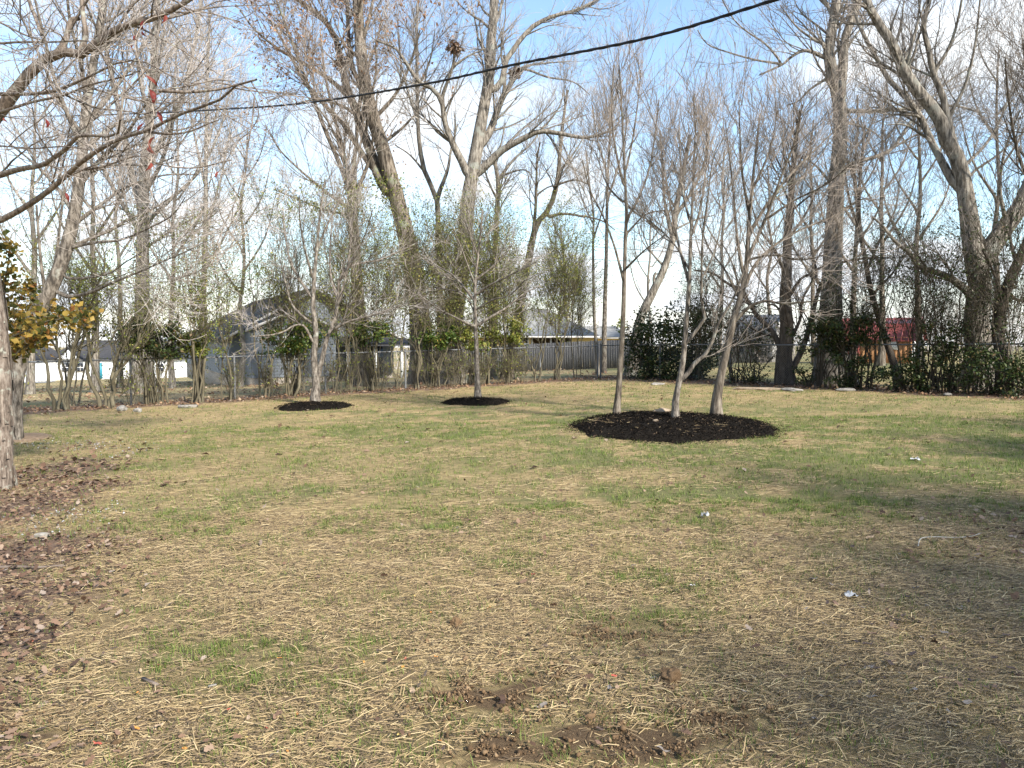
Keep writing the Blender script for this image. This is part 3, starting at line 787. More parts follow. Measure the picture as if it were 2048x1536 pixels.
# ================================================================== CHAIN LINK FENCE
FH = 1.2
def ring_path(pts, r, k=8):
    p = np.asarray(pts, float)[None]; return tubes(p, np.full(p.shape[:2], r), k)
def chain_fence(A, B, label, n_posts, mesh_mat, post_mat, h=FH):
    A = np.asarray(A); B = np.asarray(B); L = np.linalg.norm(B - A); D = (B - A) / L
    t = thing('chain_link_fence', (A[0], A[1], float(gz(*A))), label, 'fence')
    for i in range(n_posts):
        p = A + D * L * i / (n_posts - 1); z = float(gz(*p))
        v, q = ring_path([[p[0], p[1], z - 0.1], [p[0], p[1], z + h + 0.03]], 0.03)
        mesh_np('post', v, q, None, post_mat, t, smooth=True)
        v, q = ring_path([[p[0], p[1], z + h + 0.03], [p[0], p[1], z + h + 0.06], [p[0], p[1], z + h + 0.075]], 0.036)
        mesh_np('post_cap', v, q, None, post_mat, t, smooth=True)
    s = np.linspace(0, L, 60); pp = A + D * s[:, None]; zz = gz(pp[:, 0], pp[:, 1])
    kern = np.ones(7) / 7; zs = np.convolve(np.pad(zz, 3, mode='edge'), kern, 'valid')
    v, q = ring_path(np.column_stack([pp, zs + h]), 0.021)
    mesh_np('top_rail', v, q, None, post_mat, t, smooth=True)
    sp_ = 0.075; n = int((L + h) / sp_); W = []
    for sg in (1, -1):
        s0 = np.arange(n) * sp_ - (h if sg > 0 else 0)
        f = np.linspace(0, 1, 3)
        S = s0[:, None] + (h * 0.97 * f if sg > 0 else h * 0.97 * (1 - f))[None] * 1.0
        S = np.clip(S, 0, L)
        pts = A[None, None] + D[None, None] * S[..., None]
        zb = np.interp(S, s, zs)
        W.append(np.concatenate([pts + np.array([[LNRM * 0.002 * sg]]), (zb + 0.03 + h * 0.95 * f[None])[..., None]], -1))
    W = np.concatenate(W)
    v, q = tubes(W, np.full(W.shape[:2], 0.0019), 3)
    mesh_np('wire_mesh', v, q, None, mesh_mat, t, kind='stuff')
    return t
LSTART = LF0 - LDIR * 6.0
chain_fence(LSTART, CORN, 'galvanised chain link fence running behind the two single mulch rings', 9, M['galv_dull'], M['galv_dull'])
REND = CORN + RDIR * 17.0
chain_fence(CORN + RDIR * 0.15, REND, 'dull chain link fence under the thick shaded trees and ivy', 7, M['galv_dull'], M['galv_dull'])

# ================================================================== BUILDINGS
def local(o, yaw):
    c, s = math.cos(yaw), math.sin(yaw)
    def f(x, y, z): return np.array([o[0] + x * c - y * s, o[1] + x * s + y * c, o[2] + z])
    return f

def lap_wall(f, p0, p1, z0, z1, mat, parent, name='wall', top=None, lap=0.15):
    """clapboard wall from p0 to p1 (local xy); top(s 0..1) gives the height for gables"""
    bag = Bag()
    p0 = np.array(p0, float); p1 = np.array(p1, float); d = p1 - p0; L = np.linalg.norm(d); d = d / L; nrm_ = np.array([d[1], -d[0]])
    z = z0
    while z < z1 - 0.01:
        zt = min(z + lap, z1)
        if top:
            s = np.linspace(0, 1, 201); ok = s[np.array([top(k) for k in s]) >= zt - 0.02]
            if len(ok) < 2: break
            a, b = ok[0], ok[-1]
        else: a, b = 0, 1
        q0 = p0 + d * L * a; q1 = p0 + d * L * b
        o0 = q0 + nrm_ * 0.02; o1 = q1 + nrm_ * 0.02
        bag.poly([f(*o0, z), f(*o1, z), f(*q1, zt), f(*q0, zt)])
        bag.poly([f(*q0, z), f(*q1, z), f(*o1, z), f(*o0, z)])
        z += lap
    return bag.build(name, mat, parent)

def slab(f, pts, th, mat, parent, name):
    """thick polygon (3 or 4 local points)"""
    pts = [np.array(p, float) for p in pts]; n = len(pts)
    dn = np.array([0, 0, -th])
    top = [f(*p) for p in pts]; bot = [f(*(p + dn)) for p in pts]
    bag = Bag(); V = np.array(top + bot)
    qs = [[i, (i + 1) % n, n + (i + 1) % n, n + i] for i in range(n)]
    if n == 4: bag.add(V, qs + [[0, 1, 2, 3], [7, 6, 5, 4]])
    else: bag.add(V, qs, [[0, 1, 2], [5, 4, 3]])
    return bag.build(name, mat, parent)

def lbox(f, yaw, c, size, mat, parent, name):
    return Bag().box(f(*c), size, yaw).build(name, mat, parent)

def window(f, yaw, c, w, h, parent, along='x', name='window'):
    """c: local centre on the wall; along: wall direction"""
    dx, dy = (w, 0.09) if along == 'x' else (0.09, w)
    o = lbox(f, yaw, c, (dx, dy, h), M['white_trim'], parent, name)
    for i in (-1, 1):
        for j in (-1, 1):
            off = (i * w * 0.225, 0, j * h * 0.225) if along == 'x' else (0, i * w * 0.225, j * h * 0.225)
            sz = (w * 0.38, 0.11, h * 0.38) if along == 'x' else (0.11, w * 0.38, h * 0.38)
            b = Bag().box(f(c[0] + off[0], c[1] + off[1], c[2] + off[2]), sz, yaw)
            b.build('pane', M['glass'], o)
    return o

# ---- white house far behind the left fence
def white_house():
    Y = 100.0
    b = ground_at_u(225, Y); z0 = float(b[2])
    t = thing('white_house', b, 'long white single storey house with dark roof and teal front door', 'house')
    f = local(b, 0.0)
    W = 8.6; D = 7.5; H = 2.75
    lap_wall(f, (-W, 0), (W, 0), -0.3, H, M['white_wall'], t)
    lap_wall(f, (W, 0), (W, D), -0.3, H, M['white_wall'], t)
    lap_wall(f, (-W, D), (-W, 0), -0.3, H, M['white_wall'], t)
    lap_wall(f, (W, D), (-W, D), -0.3, H, M['white_wall'], t)
    slab(f, [(-W - .4, -.5, H), (W + .4, -.5, H), (W - 2.5, D / 2, H + 2.4), (-W + 2.5, D / 2, H + 2.4)], 0.12, M['shingle'], t, 'roof')
    slab(f, [(W + .4, D + .5, H), (-W - .4, D + .5, H), (-W + 2.5, D / 2, H + 2.4), (W - 2.5, D / 2, H + 2.4)], 0.12, M['shingle'], t, 'roof')
    slab(f, [(W + .4, -.5, H), (W + .4, D + .5, H), (W - 2.5, D / 2, H + 2.4)], 0.12, M['shingle'], t, 'roof')
    slab(f, [(-W - .4, D + .5, H), (-W - .4, -.5, H), (-W + 2.5, D / 2, H + 2.4)], 0.12, M['shingle'], t, 'roof')
    # porch gable
    gx = -5.3
    bag = Bag(); bag.poly([f(gx - 1.5, -.9, H - .05), f(gx + 1.5, -.9, H - .05), f(gx, -.9, H + 1.2)]); bag.build('gable', M['white_wall'], t)
    slab(f, [(gx - 1.8, -1.0, H - .1), (gx, -1.0, H + 1.35), (gx, 2.2, H + 1.35), (gx - 1.8, .2, H - .1)], 0.1, M['shingle'], t, 'roof')
    slab(f, [(gx, -1.0, H + 1.35), (gx + 1.8, -1.0, H - .1), (gx + 1.8, .2, H - .1), (gx, 2.2, H + 1.35)], 0.1, M['shingle'], t, 'roof')
    d = lbox(f, 0, (-1.9, -0.03, 1.1), (1.0, 0.08, 2.1), M['teal'], t, 'door')
    lbox(f, 0, (-1.9, -0.02, 2.2), (1.3, 0.1, 0.14), M['white_trim'], t, 'door_frame')
    for x in (-6.3, -4.3, 0.6, 4.2, 6.4):
        window(f, 0, (x, -0.03, 1.55), 1.0, 1.3, t)
    # garage wing to the left
    gxc = -W - 2.2
    lap_wall(f, (gxc - 3.2, -9), (gxc + 3.0, -9), -0.5, 2.7, M['white_wall'], t)
    lap_wall(f, (gxc + 3.0, -9), (gxc + 3.0, 0), -0.5, 2.7, M['white_wall'], t)
    lap_wall(f, (gxc - 3.2, 0), (gxc - 3.2, -9), -0.5, 2.7, M['white_wall'], t)
    slab(f, [(gxc - 3.6, -9.5, 2.7), (gxc - .1, -9.5, 4.6), (gxc - .1, 3, 4.6), (gxc - 3.6, 3, 2.7)], 0.12, M['shingle'], t, 'roof')
    slab(f, [(gxc - .1, -9.5, 4.6), (gxc + 3.4, -9.5, 2.7), (gxc + 3.4, 3, 2.7), (gxc - .1, 3, 4.6)], 0.12, M['shingle'], t, 'roof')
    bag = Bag(); bag.poly([f(gxc - 3.2, -9, 2.7), f(gxc + 3.0, -9, 2.7), f(gxc - .1, -9, 4.4)]); bag.build('gable', M['white_wall'], t)
    gd = lbox(f, 0, (gxc, -9.04, 1.0), (4.6, 0.08, 2.3), M['white_trim'], t, 'garage_door')
    for k in range(3):
        Bag().box(f(gxc, -9.09, 0.45 + k * 0.58), (4.5, 0.02, 0.03), 0).build('seam', M['galv'], gd)
    # driveway
    v = [ground_at_u(20, 88), ground_at_u(112, 88), ground_at_u(96, 79), ground_at_u(-20, 79)]
    v = np.array(v); v[:, 2] += 0.05
    o = mesh_np('driveway', v, [[0, 3, 2, 1]], None, M['concrete']); o['kind'] = 'structure'
white_house()

# ---- blue grey house behind the left fence
def grey_house():
    Ra = np.array([-19.6, 57.0]); Rb = np.array([-10.6, 40.5])      # ridge line ends
    d = Rb - Ra; L = np.linalg.norm(d); yaw = math.atan2(d[1], d[0])
    org = np.array([*Rb, float(gz(*(Rb + np.array([-1.0, 2])))) + 0.05])
    t = thing('blue_grey_house', org, 'blue grey clapboard house with dark shingle roof and white gable trim', 'house')
    f = local(org, yaw)           # x along the ridge towards the near end, y to the left of it = away from sun side?
    EV = 1.72 - org[2]; RG = 4.15 - org[2]; Wd = 4.4
    def top(s): return EV + (RG - EV) * (1 - abs(2 * s - 1))
    # local -y faces left/camera (shaded long wall), +x end faces right/camera (lit gable end)
    lap_wall(f, (-L - 4.2, -Wd), (0, -Wd), 0.45, EV, M['siding_blue'], t)
    lap_wall(f, (0, -Wd), (0, Wd), 0.45, RG, M['siding_blue'], t, top=top)
    lap_wall(f, (0, Wd), (-L - 4.2, Wd), 0.45, EV, M['siding_blue'], t)
    lap_wall(f, (-L - 4.2, Wd), (-L - 4.2, -Wd), 0.45, EV, M['siding_blue'], t)
    lbox(f, yaw, (-(L + 4.2) / 2, 0, -0.1), (L + 4.1, Wd * 2 - 0.1, 1.15), M['block'], t, 'foundation')
    for k in range(3):
        lbox(f, yaw, (-0.02, -2.8 + k * 2.6, 0.2), (0.1, 0.42, 0.2), M['black'], t, 'foundation_vent')
    ov = 0.45
    sl = (RG - EV) / Wd
    def ep(x, sgn): return (x, sgn * (Wd + ov), EV - ov * sl)
    slab(f, [ep(-L - 4.6, -1), ep(0.5, -1), (0.5, 0, RG + .05), (-L, 0, RG + .05)], 0.14, M['shingle'], t, 'roof')
    slab(f, [ep(0.5, 1), ep(-L - 4.6, 1), (-L, 0, RG + .05), (0.5, 0, RG + .05)], 0.14, M['shingle'], t, 'roof')
    slab(f, [ep(-L - 4.6, 1), ep(-L - 4.6, -1), (-L, 0, RG + .05)], 0.14, M['shingle'], t, 'roof')
    for sg in (-1, 1):            # white rake boards
        a = np.array([0.53, 0, RG + .02]); b = np.array([0.53, sg * (Wd + ov), EV - ov * sl - .03])
        bag = Bag(); dn = np.array([0, 0, -.15]); bk = np.array([-.05, 0, 0])
        V = np.array([f(*a), f(*b), f(*(b + dn)), f(*(a + dn)), f(*(a + bk)), f(*(b + bk)), f(*(b + dn + bk)), f(*(a + dn + bk))])
        bag.add(V, [[0, 1, 2, 3], [7, 6, 5, 4], [0, 4, 5, 1], [2, 6, 7, 3], [1, 5, 6, 2], [0, 3, 7, 4]])
        bag.build('rake_board', M['concrete'], t)
    # low gabled wing on the near end
    wx, wy, ww = 2.2, -1.6, 2.1; wr = 2.95 - org[2]; we = 2.05 - org[2]
    def top2(s): return we + (wr - we) * (1 - abs(2 * s - 1))
    lap_wall(f, (wx, wy - ww), (wx, wy + ww), 0.45, wr, M['siding_blue'], t, top=top2)
    lap_wall(f, (0.02, wy - ww), (wx, wy - ww), 0.45, we, M['siding_blue'], t)
    lap_wall(f, (wx, wy + ww), (0.02, wy + ww), 0.45, we, M['siding_blue'], t)
    lbox(f, yaw, (wx / 2, wy, -0.1), (wx - 0.06, ww * 2 - 0.06, 1.13), M['block'], t, 'foundation')
    for sg in (-1, 1):
        pts = [(-1.5, wy, wr + .06), (wx + .35, wy, wr + .06), (wx + .35, wy + sg * (ww + .3), we - .1), (-1.5 + 1.2, wy + sg * (ww + .3), we - .1)]
        slab(f, pts if sg < 0 else pts[::-1], 0.1, M['shingle'], t, 'roof')
        a = np.array([wx + .38, wy, wr + .02]); b = np.array([wx + .38, wy + sg * (ww + .3), we - .13])
        dn = np.array([0, 0, -.13]); bk = np.array([-.05, 0, 0]); bag = Bag()
        V = np.array([f(*a), f(*b), f(*(b + dn)), f(*(a + dn)), f(*(a + bk)), f(*(b + bk)), f(*(b + dn + bk)), f(*(a + dn + bk))])
        bag.add(V, [[0, 1, 2, 3], [7, 6, 5, 4], [0, 4, 5, 1], [2, 6, 7, 3], [1, 5, 6, 2], [0, 3, 7, 4]])
        bag.build('rake_board', M['concrete'], t)
    # windows on the shaded side
    for x in (-L + 1.0, -L + 9, -4.5):
        window(f, yaw, (x, -Wd - 0.02, EV - 1.0), 1.1, 1.25, t)
    window(f, yaw, (wx + .03, wy, 1.9), 1.1, 1.2, t, 'y')
    # covered patio at the far right of the gable end
    for k in range(3):
        lbox(f, yaw, (1.9, 1.2 + k * 1.5, 1.05), (0.13, 0.13, 2.1), M['white_trim'], t, 'porch_post')
    slab(f, [(0.05, .8, 2.5), (2.4, .8, 2.1), (2.4, 4.9, 2.1), (0.05, 4.9, 2.5)], 0.12, M['shingle'], t, 'porch_roof')
    lbox(f, yaw, (1.1, 2.8, 0.0), (2.2, 4.2, 0.3), M['concrete'], t, 'porch_slab')
    lbox(f, yaw, (0.03, 2.9, 1.2), (0.08, 1.7, 2.0), M['glass'], t, 'patio_door')
    # barbecue on the patio
    gp = f(1.35, 2.1, 0.15)
    bq = thing('barbecue_grill', gp, 'black barbecue grill on the covered patio of the blue grey house', 'grill')
    for sx in (-.4, .4):
        for sy in (-.22, .22):
            Bag().box(gp + np.array([sx, sy, .35]), (.05, .05, .7), 0).build('leg', M['black'], bq)
    b = Bag(); th = np.linspace(0, math.pi, 9)
    for k in range(8):
        a0, a1 = th[k], th[k + 1]
        b.poly([gp + np.array([-.5, math.cos(a0) * .3, .85 + math.sin(a0) * .3]), gp + np.array([.5, math.cos(a0) * .3, .85 + math.sin(a0) * .3]), gp + np.array([.5, math.cos(a1) * .3, .85 + math.sin(a1) * .3]), gp + np.array([-.5, math.cos(a1) * .3, .85 + math.sin(a1) * .3])])
    b.build('lid', M['black'], bq)
    Bag().box(gp + np.array([0, 0, .77]), (1.0, .58, .16), 0).build('firebox', M['black'], bq)
    Bag().box(gp + np.array([.72, 0, .82]), (.38, .45, .04), 0).build('side_shelf', M['galv'], bq)
grey_house()

# ---- yellow house behind the plank fence
def yellow_house():
    Y = 58.0
    x0 = (855 - 1024) / FPX * Y; x1 = (1185 - 1024) / FPX * Y
    cx = (x0 + x1) / 2; W = (x1 - x0) / 2; D = 9.0
    z0 = float(gz(cx, Y))
    org = np.array([cx, Y, z0])
    t = thing('yellow_house', org, 'low yellow house with broad grey hip roof behind the plank fence', 'house')
    yaw = R(-3); f = local(org, yaw)
    EV = 1.62 - z0; RG = 3.85 - z0
    p0, p1 = 1.6, 4.7            # porch recess
    lap_wall(f, (-W, 0), (p0, 0), -.2, EV, M['siding_yellow'], t)
    lap_wall(f, (p1, 0), (W, 0), -.2, EV, M['siding_yellow'], t)
    lap_wall(f, (p0, 2), (p1, 2), -.2, EV, M['wood_dark'], t, name='porch_wall')
    lap_wall(f, (p0, 0), (p0, 2), -.2, EV, M['siding_yellow'], t)
    lap_wall(f, (p1, 2), (p1, 0), -.2, EV, M['siding_yellow'], t)
    lap_wall(f, (W, 0), (W, D), -.2, EV, M['siding_yellow'], t)
    lap_wall(f, (-W, D), (-W, 0), -.2, EV, M['siding_yellow'], t)
    lap_wall(f, (W, D), (-W, D), -.2, EV, M['siding_yellow'], t)
    e = .5; h = 3.6
    slab(f, [(-W - e, -e, EV), (W + e, -e, EV), (W - h, D / 2, RG), (-W + h, D / 2, RG)], .14, M['shingle_grey'], t, 'roof')
    slab(f, [(W + e, D + e, EV), (-W - e, D + e, EV), (-W + h, D / 2, RG), (W - h, D / 2, RG)], .14, M['shingle_grey'], t, 'roof')
    slab(f, [(W + e, -e, EV), (W + e, D + e, EV), (W - h, D / 2, RG)], .14, M['shingle_grey'], t, 'roof')
    slab(f, [(-W - e, D + e, EV), (-W - e, -e, EV), (-W + h, D / 2, RG)], .14, M['shingle_grey'], t, 'roof')
    lbox(f, yaw, (0, -e - .06, EV - .09), (2 * W + 2 * e, .1, .13), M['concrete'], t, 'gutter')
    for x in (p0 + .1, (p0 + p1) / 2, p1 - .1): lbox(f, yaw, (x, .1, EV / 2), (.12, .12, EV), M['white_trim'], t, 'porch_post')
    lbox(f, yaw, (3.7, 1.93, 1.1), (.9, .08, 2.1), M['black'], t, 'door')
    window(f, yaw, (.95, -.03, EV - .62), 1.0, 1.1, t)
    window(f, yaw, (-3.8, -.03, EV - .62), 1.2, 1.1, t)
    # lower extension on the right
    lap_wall(f, (W, 2.5), (W + 2.6, 2.5), -.2, EV - .12, M['siding_yellow'], t)
    lap_wall(f, (W + 2.6, 2.5), (W + 2.6, D - 1), -.2, EV - .12, M['siding_yellow'], t)
    slab(f, [(W, 2.0, EV - .1), (W + 3.0, 2.0, EV - .1), (W + 2.2, 5.5, EV + .8), (W - .5, 5.5, EV + .8)], .12, M['shingle_grey'], t, 'roof')
    slab(f, [(W + 3.0, D, EV - .1), (W, D, EV - .1), (W - .5, 5.5, EV + .8), (W + 2.2, 5.5, EV + .8)], .12, M['shingle_grey'], t, 'roof')
    Bag().box(f(-.5, D / 2 - .8, RG + .12), (.16, .16, .7), 0).build('vent_pipe', M['galv'], t)
yellow_house()

# ---- grey plank fence
def plank_fence(A, B, h, label):
    A = np.asarray(A, float); B = np.asarray(B, float); L = np.linalg.norm(B - A); D = (B - A) / L; yaw = math.atan2(D[1], D[0])
    t = thing('plank_fence', (A[0], A[1], float(gz(*A))), label, 'fence')
    n = int(L / 0.152)
    bag = Bag().box((0, 0, 0), (0.150, 0.02, h), 0)
    me = None
    for i in range(n):
        p = A + D * (i + .5) * L / n; z = float(macro_z(*p))
        if me is None:
            o = bag.build('board', M['board'], None); me = o.data; o.parent = t
        else:
            o = bpy.data.objects.new('board', me); COL.objects.link(o); o.parent = t
        o.location = Vector((p[0], p[1], z + h / 2 + random.uniform(-.02, .02))) - t.location
        o.rotation_euler = (random.uniform(-.01, .01), random.uniform(-.008, .008), yaw + random.uniform(-.02, .02))
    nv = np.array([-D[1], D[0]])
    for k in range(int(L / 2.4) + 1):
        p = A + D * min(k * 2.4, L) + nv * .09; z = float(macro_z(*p))
        Bag().box((p[0], p[1], z + h / 2 - .08), (.09, .09, h - .1), yaw).build('post', M['board'], t)
    for zz_ in (.3, h - .3):
        a = A + nv * .03; b = B + nv * .03
        Bag().box(((a[0] + b[0]) / 2, (a[1] + b[1]) / 2, float(macro_z(*((a + b) / 2))) + zz_), (L, .035, .09), yaw).build('rail', M['board'], t)
    return t
fa = ground_at_u(838, 50); fb = ground_at_u(1285, 45)
plank_fence(fa[:2], fb[:2], 1.72, 'weathered grey wooden plank fence in front of the yellow house')

# ---- gambrel sheds
def gambrel_shed(name, org, yaw, L, W, EV, RG, roof, wall, endmat, label, lean=0.0, rib=0.3, doors=True):
    t = thing(name, org, label, 'shed')
    f = local(org, yaw)
    kx = W * 0.62; kz = EV + (RG - EV) * 0.68
    prof = [(-W, EV), (-kx, kz), (0, RG), (kx, kz), (W, EV)]
    # side walls made of boards
    for sg in (-1, 1):
        nb = int(L / .2)
        for i in range(nb):
            x = -L / 2 + (i + .5) * L / nb
            lbox(f, yaw, (x, sg * W, EV / 2), (L / nb - .012, .03, EV), wall, t, 'board')
    for sx in (-1, 1):
        bag = Bag(); x = sx * L / 2
        def hp(y):
            y = abs(y)
            return kz + (RG - kz) * (1 - y / kx) if y < kx else EV + (kz - EV) * (1 - (y - kx) / (W - kx))
        nb = int(2 * W / .2); e = np.linspace(-W, W, nb + 1)
        for i in range(nb):
            a, b = e[i] + .006, e[i + 1] - .006; xo = x + sx * .015
            V = [f(x, a, 0), f(x, b, 0), f(x, b, hp(b)), f(x, a, hp(a)), f(xo, a, 0), f(xo, b, 0), f(xo, b, hp(b)), f(xo, a, hp(a))]
            Bag().poly(V[:4])
            bb = Bag(); bb.add(np.array(V), [[0, 1, 2, 3], [7, 6, 5, 4], [0, 4, 5, 1], [2, 6, 7, 3], [1, 5, 6, 2], [0, 3, 7, 4]])
            bb.build('board', endmat, t)
    ov = .18
    ext = [(-W - .16, EV - .16), (-kx - .02, kz + .05), (0, RG + .06), (kx + .02, kz + .05), (W + .16, EV - .16)]
    for i in range(4):
        (ya, za), (yb, zb) = ext[i], ext[i + 1]
        p = slab(f, [(-L / 2 - ov, ya, za), (L / 2 + ov, ya, za), (L / 2 + ov, yb, zb), (-L / 2 - ov, yb, zb)], .035, roof, t, 'roof_panel')
        nr = int((L + 2 * ov) / rib)
        nv = np.array([0, -(zb - za), (yb - ya)]); nv = nv / np.linalg.norm(nv)
        bag = Bag()
        for k in range(nr + 1):
            x = -L / 2 - ov + .02 + k * (L + 2 * ov - .04) / nr
            a0 = np.array([x, ya, za]); b0 = np.array([x, yb, zb]); w = np.array([.018, 0, 0]); hN = nv * .03
            V = np.array([f(*(a0 - w)), f(*(a0 + w)), f(*(b0 + w)), f(*(b0 - w)), f(*(a0 - w * .5 + hN)), f(*(a0 + w * .5 + hN)), f(*(b0 + w * .5 + hN)), f(*(b0 - w * .5 + hN))])
            bag.add(V, [[4, 5, 6, 7], [0, 4, 7, 3], [1, 2, 6, 5], [0, 1, 5, 4], [3, 7, 6, 2]])
        bag.build('roof_rib', roof, p)
    lbox(f, yaw, (0, 0, -.03), (L - .1, 2 * W - .1, .22), M['wood_dark'], t, 'floor_skid')
    return t, f
ro = ground_at_u(1752, 38.0); ro[2] -= .05
SY = R(-36)
sh, shf = gambrel_shed('barn_shed', ro, SY, 3.7, 1.75, 1.3, 2.2, M['metal_red'], M['wood_orange'], M['white_wall'], 'small orange barn shed with red metal roof and white end wall')
dd = lbox(shf, SY, (-.9, -1.78, .75), (.95, .05, 1.2), M['metal_red'], sh, 'door')
Bag().box(shf(-.55, -1.82, .8), (.04, .04, .14), SY).build('handle', M['black'], dd)
lbox(shf, SY, (1.0, -1.78, .9), (.5, .05, .4), M['white_trim'], sh, 'window')
go = ground_at_u(1516, 47.0); go[2] -= .05
gambrel_shed('metal_shed', go, R(-42), 2.9, 1.35, 1.45, 2.95, M['metal_grey'], M['galv_dull'], M['concrete'], 'pale shed with dark grey ribbed metal roof', rib=.26)

# ================================================================== OVERHEAD LINES
def cable(name, px, label, r, twist=False, strands=1):
    pts = np.array([P(u, v, y) for u, v, y in px])
    c = resample(pts, 260 if twist else 60)
    t = thing(name, c[0], label, 'cable')
    if not twist:
        v, q = tubes(c[None], np.full((1, len(c)), r), 5); mesh_np('wire', v, q, None, M['cable'], t, smooth=True); return
    s = np.concatenate([[0], np.cumsum(np.linalg.norm(np.diff(c, axis=0), axis=1))])
    tan = nrm(np.gradient(c, axis=0)); u = nrm(np.cross(tan, np.array([0, 0, 1.0]))); w = np.cross(tan, u)
    for k in range(3):
        a = s * 2 * math.pi / 0.42 + k * 2.094
        p = c + (np.cos(a)[:, None] * u + np.sin(a)[:, None] * w) * r * 1.05
        v, q = tubes(p[None], np.full((1, len(c)), r), 5); mesh_np('wire', v, q, None, M['cable'], t, smooth=True)
yu = lambda u: 1 / (0.105 + 0.000107 * (u - 455))
cab = [(1900, -105), (1700, -40), (1550, 0), (1300, 75), (1024, 130), (850, 168), (620, 205), (455, 218), (280, 227), (60, 233), (-160, 236)]
cable('service_cable', [(u, v, yu(u)) for u, v in cab], 'thick black twisted service cable sagging across the sky', 0.006, True)
cable('utility_wire', [(u, v, 34) for u, v in ((-250, 345), (0, 376), (300, 410), (500, 430), (740, 455), (1000, 478), (1250, 498), (1500, 508), (1800, 512), (2300, 508))], 'thin dark utility wire behind the trees, upper of the pair', 0.011)
cable('utility_wire', [(u, v, 34) for u, v in ((-250, 405), (0, 432), (300, 458), (500, 473), (640, 485), (900, 503), (1150, 517), (1400, 528), (1700, 540), (2300, 548))], 'thin dark utility wire behind the trees, lower of the pair', 0.011)

# ================================================================== YARD TREES
def base_Y(u, v): return float(G(u, v)[1])
YA = base_Y(630, 807); YB = base_Y(956, 800); YC1 = base_Y(1232, 838); YC2 = base_Y(1352, 850); YC3 = base_Y(1432, 838)
small = dict(n1=150, n2=1500, n3=6800, size=0.66, up=0.12, ang1=(0.35, 1.0), ang2=(0.25, 0.8), rt=0.0019, tmin=0.2)
traced_tree('young_tree', 'young bare tree with low forked trunk in a mulch ring', YA,
    ([(630, 808), (631, 790), (632, 769), (630, 740), (628, 708), (632, 667), (626, 612), (628, 564), (633, 503), (640, 430), (650, 360)], 17, 3),
    [([(632, 767), (645, 714), (655, 673), (667, 646), (674, 612), (678, 564), (691, 537), (722, 526), (760, 520), (800, 502), (842, 482)], 13, 2),
     ([(628, 690), (609, 653), (589, 651), (568, 663), (541, 670), (500, 673)], 6, 2, -0.8), ([(629, 650), (600, 628), (582, 605), (572, 570), (560, 520)], 6, 2),
     ([(626, 600), (600, 560), (580, 520), (570, 470), (566, 420)], 7, 2, 1.0), ([(674, 612), (690, 560), (700, 500), (705, 440), (715, 390)], 7, 2),
     ([(655, 665), (700, 642), (750, 630), (800, 610)], 6, 2), ([(628, 564), (610, 500), (600, 440), (598, 390)], 6, 2, -1), ([(633, 503), (655, 450), (680, 400), (690, 370)], 6, 2),
     ([(678, 564), (700, 530), (730, 470), (745, 420)], 6, 2, -1), ([(674, 600), (660, 540), (662, 470), (668, 410)], 6, 2, 1)],
    M['bark_pale'], M['twig_pale'], dict(small, n1=190, n2=2000, n3=7000), flare=1.6)
traced_tree('young_tree', 'slender straight bare young tree in its own round mulch ring', YB,
    ([(956, 802), (955, 770), (954, 742), (953, 690), (951, 656), (950, 605), (951, 554), (956, 513), (961, 468), (965, 420)], 12, 3),
    [([(951, 655), (913, 636), (879, 619), (845, 595), (821, 585)], 6, 2, -1.0), ([(952, 653), (978, 636), (1013, 615), (1047, 588), (1081, 571)], 7, 2, 0.8),
     ([(950, 602), (910, 554), (876, 533), (842, 509)], 6, 2, 0.8), ([(950, 591), (978, 571), (1013, 554), (1047, 537), (1074, 523)], 6, 2, -1.0),
     ([(950, 570), (935, 530), (920, 490), (905, 460)], 5, 2), ([(951, 560), (989, 530), (1013, 506), (1030, 480)], 5, 2), ([(952, 630), (930, 590), (900, 580), (870, 575)], 4, 2, 1.2),
     ([(951, 620), (985, 600), (1020, 590), (1050, 560)], 4, 2, -1.2), ([(956, 513), (940, 470), (930, 440)], 4, 2)],
    M['bark_pale'], M['twig_pale'], dict(small, n1=110, n2=1300, n3=4800, size=0.55, up=0.12, ang1=(0.4, 0.9)), flare=1.6)
traced_tree('young_tree', 'tallest straight bare tree at the edge of the oval mulch bed', YC1,
    ([(1232, 840), (1234, 810), (1236, 793), (1241, 725), (1246, 639), (1248, 571), (1251, 468), (1253, 427), (1250, 360), (1247, 290), (1243, 210), (1238, 130)], 14, 2.5),
    [([(1252, 440), (1275, 400), (1298, 340), (1310, 270), (1318, 200)], 6, 2), ([(1247, 560), (1228, 490), (1205, 430), (1180, 380), (1165, 320)], 6, 2),
     ([(1250, 380), (1235, 320), (1225, 250), (1222, 170)], 5, 2), ([(1250, 350), (1265, 280), (1275, 210), (1282, 140)], 5, 2),
     ([(1251, 470), (1290, 430), (1330, 420)], 5, 2), ([(1249, 540), (1290, 500), (1330, 470)], 5, 2, -1), ([(1252, 410), (1215, 370), (1190, 300)], 5, 2, 1)],
    M['bark_brown'], M['twig_red'], dict(small, n1=110, n2=1300, n3=4600, size=0.8, up=0.24), flare=1.6)
